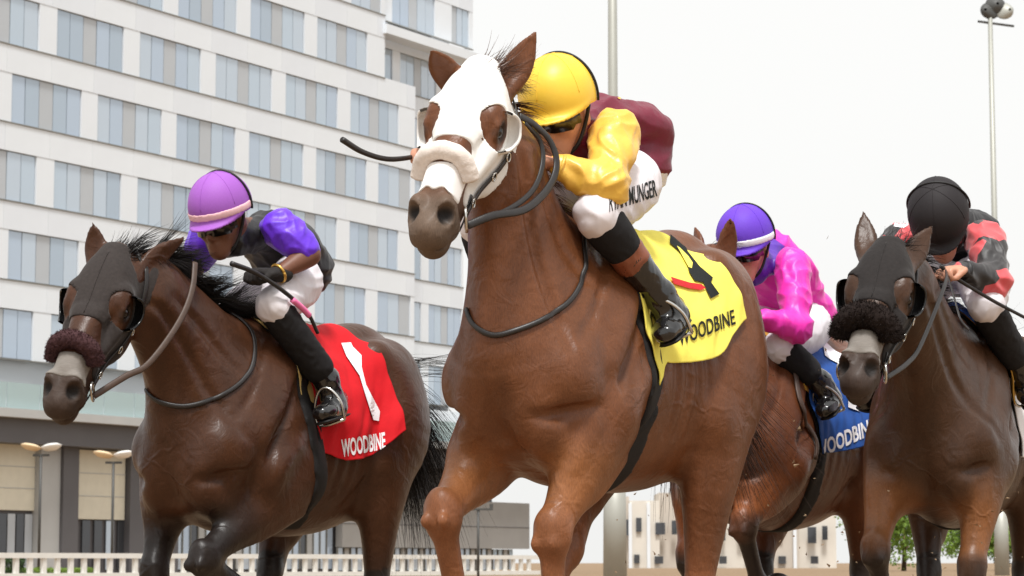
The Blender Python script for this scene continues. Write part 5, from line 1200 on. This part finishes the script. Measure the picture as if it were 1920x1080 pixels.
def quadmap(v, quad):
    mn, mx = v.min(0), v.max(0); t = (v - mn) / (mx - mn); q = np.array(quad, float); return (q[0] * (1 - t[:, :1]) + q[1] * t[:, :1]) * (1 - t[:, 1:]) + (q[3] * (1 - t[:, :1]) + q[2] * t[:, :1]) * t[:, 1:]
v, f = text_verts('RYAN MUNGER', .012, cut=.12); decal(R4, part(rd4, 'breeches'), quadmap(v, [(1142, 398), (1232, 368), (1228, 336), (1142, 364)]), f, 'lettering', M['print_black'], part(rd4, 'breeches'))
v, f = text_verts('RRM', .02, cut=.15); decal(R1, part(hel1, 'helmet_band'), quadmap(v, [(381, 428), (424, 427), (425, 416), (383, 417)]), f, 'lettering', M['print_black'], hel1, .0015)
v, f = poly_verts([(1128, 172), (1140, 164), (1160, 172), (1172, 190), (1160, 186), (1148, 178)], 6); decal(R4, part(rd4, 'jersey'), v, f, 'emblem', M['silk_gold'], part(rd4, 'jersey'))
v, f = poly_verts([(1676, 425), (1682, 402), (1704, 396), (1706, 420), (1694, 428)], 6); decal(R5, part(rd5, 'sleeve', 1), v, f, 'number_patch', M['print_white'], part(rd5, 'sleeve', 1))

# manes: roots on the crest, blown back
def crest(F, x0, x1, n):
    xs = RNG.uniform(x0, x1, n); out = []
    zs = np.linspace(F.a[2][-1] - .02, .9, 240)
    tab = {}
    for x in np.linspace(x0, x1, 50):
        fz = F.at(np.stack([np.full(240, x), np.zeros(240), zs], 1)); tab[x] = zs[np.argmax(fz < 0)]
    k = np.array(sorted(tab)); z = np.interp(xs, k, [tab[a] for a in k]); return np.stack([xs, RNG.normal(0, .014, n), z - .012], 1)
def mane(root, F, x0, x1, n, L, d, m, grav=.5, curl=.25, w=.0016, spread=.22, name='mane', bend=None):
    r = crest(F, x0, x1, n); dd = np.tile(np.array(d, float), (n, 1)) + RNG.normal(0, spread, (n, 3)); return strands(name, r, dd, L, w, m, root, seg=8, curl=curl, grav=grav, bend=bend, clump=max(20, n // 40))
mane(h4, F4, .12, .62, 900, .13, (-.55, .55, .25), M['hair_brown'], 1.0)
mane(h1, F1, .22, .88, 3800, .22, (-.88, .22, .42), M['hair_black'], .7, .28, .0014, .16)
mane(h5, F5, .25, 1.05, 1500, .14, (-.7, .5, .4), M['hair_black'], .8)
mane(h2, F2, .15, .80, 900, .16, (-.7, .4, .5), M['hair_black'], .7)
def forelock(root, H, n, L, d, m, w=.0016, spread=.3, a=.03):
    r = np.array([H.p(a + RNG.uniform(-.03, .02), .045 + RNG.uniform(-.01, .03), RNG.uniform(-.035, .05)) for _ in range(n)]); strands('forelock', r, np.tile(np.array(d, float), (n, 1)) + RNG.normal(0, spread, (n, 3)), L, w, m, root, seg=8, curl=.5, grav=.25, clump=14)
forelock(h4, H4, 420, .16, (-.75, .45, .35), M['hair_brown'])
forelock(h1, H1, 260, .12, (-.8, .3, .4), M['hair_black'], a=.0); forelock(h5, H5, 200, .10, (-.7, .4, .5), M['hair_black'], a=.0)
# tails
def tail(root, dz, d, n, L, m, grav=1.6, bend=None, x=-.76):
    r = np.stack([np.full(n, x) + RNG.normal(0, .02, n), RNG.normal(0, .022, n), 1.36 + dz + RNG.normal(0, .03, n)], 1); strands('tail', r, np.tile(np.array(d, float), (n, 1)) + RNG.normal(0, .16, (n, 3)), L, .0017, m, root, seg=12, curl=.28, grav=grav, bend=bend, clump=n // 34)
tail(h4, -.10, (-.40, -.02, -.8), 2200, .66, M['hair_tail'], .9, (-.1, .26, 0), x=-.66); tail(h1, -.13, (-.6, .05, -.3), 2200, .80, M['hair_black'], 1.5, x=-.72); tail(h5, -.08, (-.8, .1, .3), 900, .8, M['hair_black'], 2.2); tail(h2, -.08, (-.8, .1, .3), 900, .8, M['hair_black'], 2.2)

# reins
def rein(root, fr, pts, w, m, ratio=.35, name='rein', nrm=(.45, .85, .2)):
    P = catmull([np.asarray(p) if len(p) == 4 or isinstance(p, np.ndarray) else fr.sol(*p) for p in pts], 8); return MB().tube(P, w, 8, True, ([np.array(nrm)] * len(P), ratio)).build(name, m, root, True)
rein(br4, R4, [H4.p(.50, .115, .064), (925, 404, .10), (985, 392, .13), (1030, 350, .135), (1044, 305, .13), (1030, 262, .115), (1000, 232, .10), (975, 218, .09)], .011, M['leather'])
rein(br4, R4, [H4.p(.49, .125, .064), (955, 392, .105), (1000, 355, .115), (1018, 305, .11), (1012, 262, .10), (985, 230, .095)], .008, M['leather'])
rein(br1, R1, [H1.p(.50, .115, .064), (235, 706, .09), (275, 685, .12), (318, 632, .14), (348, 580, .14), (362, 535, .13), (366, 492, .11)], .011, M['leather_brown'])
rein(br5, R5, [H5.p(.50, .115, .064), H5.p(.36, .20, .095), H5.p(.22, .26, .11), np.array([.80, .115, 1.44]), np.array([.62, .09, 1.51])], .009, M['leather'])
rein(br5, R5, [np.array([.62, .09, 1.51]), np.array([.66, .125, 1.40]), np.array([.70, .15, 1.33]), np.array([.66, .17, 1.30])], .006, M['leather'])
w1b = MB().tube(catmull([s1(548, 562, .262), s1(566, 577, .268), s1(580, 592, .272)], 6), .0112, 8).build('grip_section', M['pink'], w1, True)
wt = ring('watch', (np.asarray(J1['wrL']) * .96 + np.asarray(J1['elL']) * .04), np.asarray(J1['elL']) - np.asarray(J1['wrL']), .033, .006, M['watch'], rd1)

# dirt thrown up by the hooves
n_ = 260; P_ = np.stack([RNG.uniform(.3, 2.6, n_), RNG.uniform(7.2, 9.6, n_), RNG.gamma(2.0, .22, n_) + .05], 1); vs_ = []; fs_ = []
for p_ in P_:
    s_ = RNG.uniform(.002, .006); b_ = len(vs_); vs_ += [tuple(p_ + RNG.normal(0, 1, 3) * s_) for _ in range(5)]; fs_ += [(b_, b_ + 1, b_ + 2), (b_, b_ + 2, b_ + 3), (b_, b_ + 3, b_ + 1), (b_ + 1, b_ + 3, b_ + 4), (b_ + 2, b_ + 1, b_ + 4), (b_ + 3, b_ + 2, b_ + 4)]
tag(pymesh('flying_dirt', vs_, fs_, M['dirt'], None, False), 'small clods of dirt flying round the legs at right', 'dirt', kind='stuff')
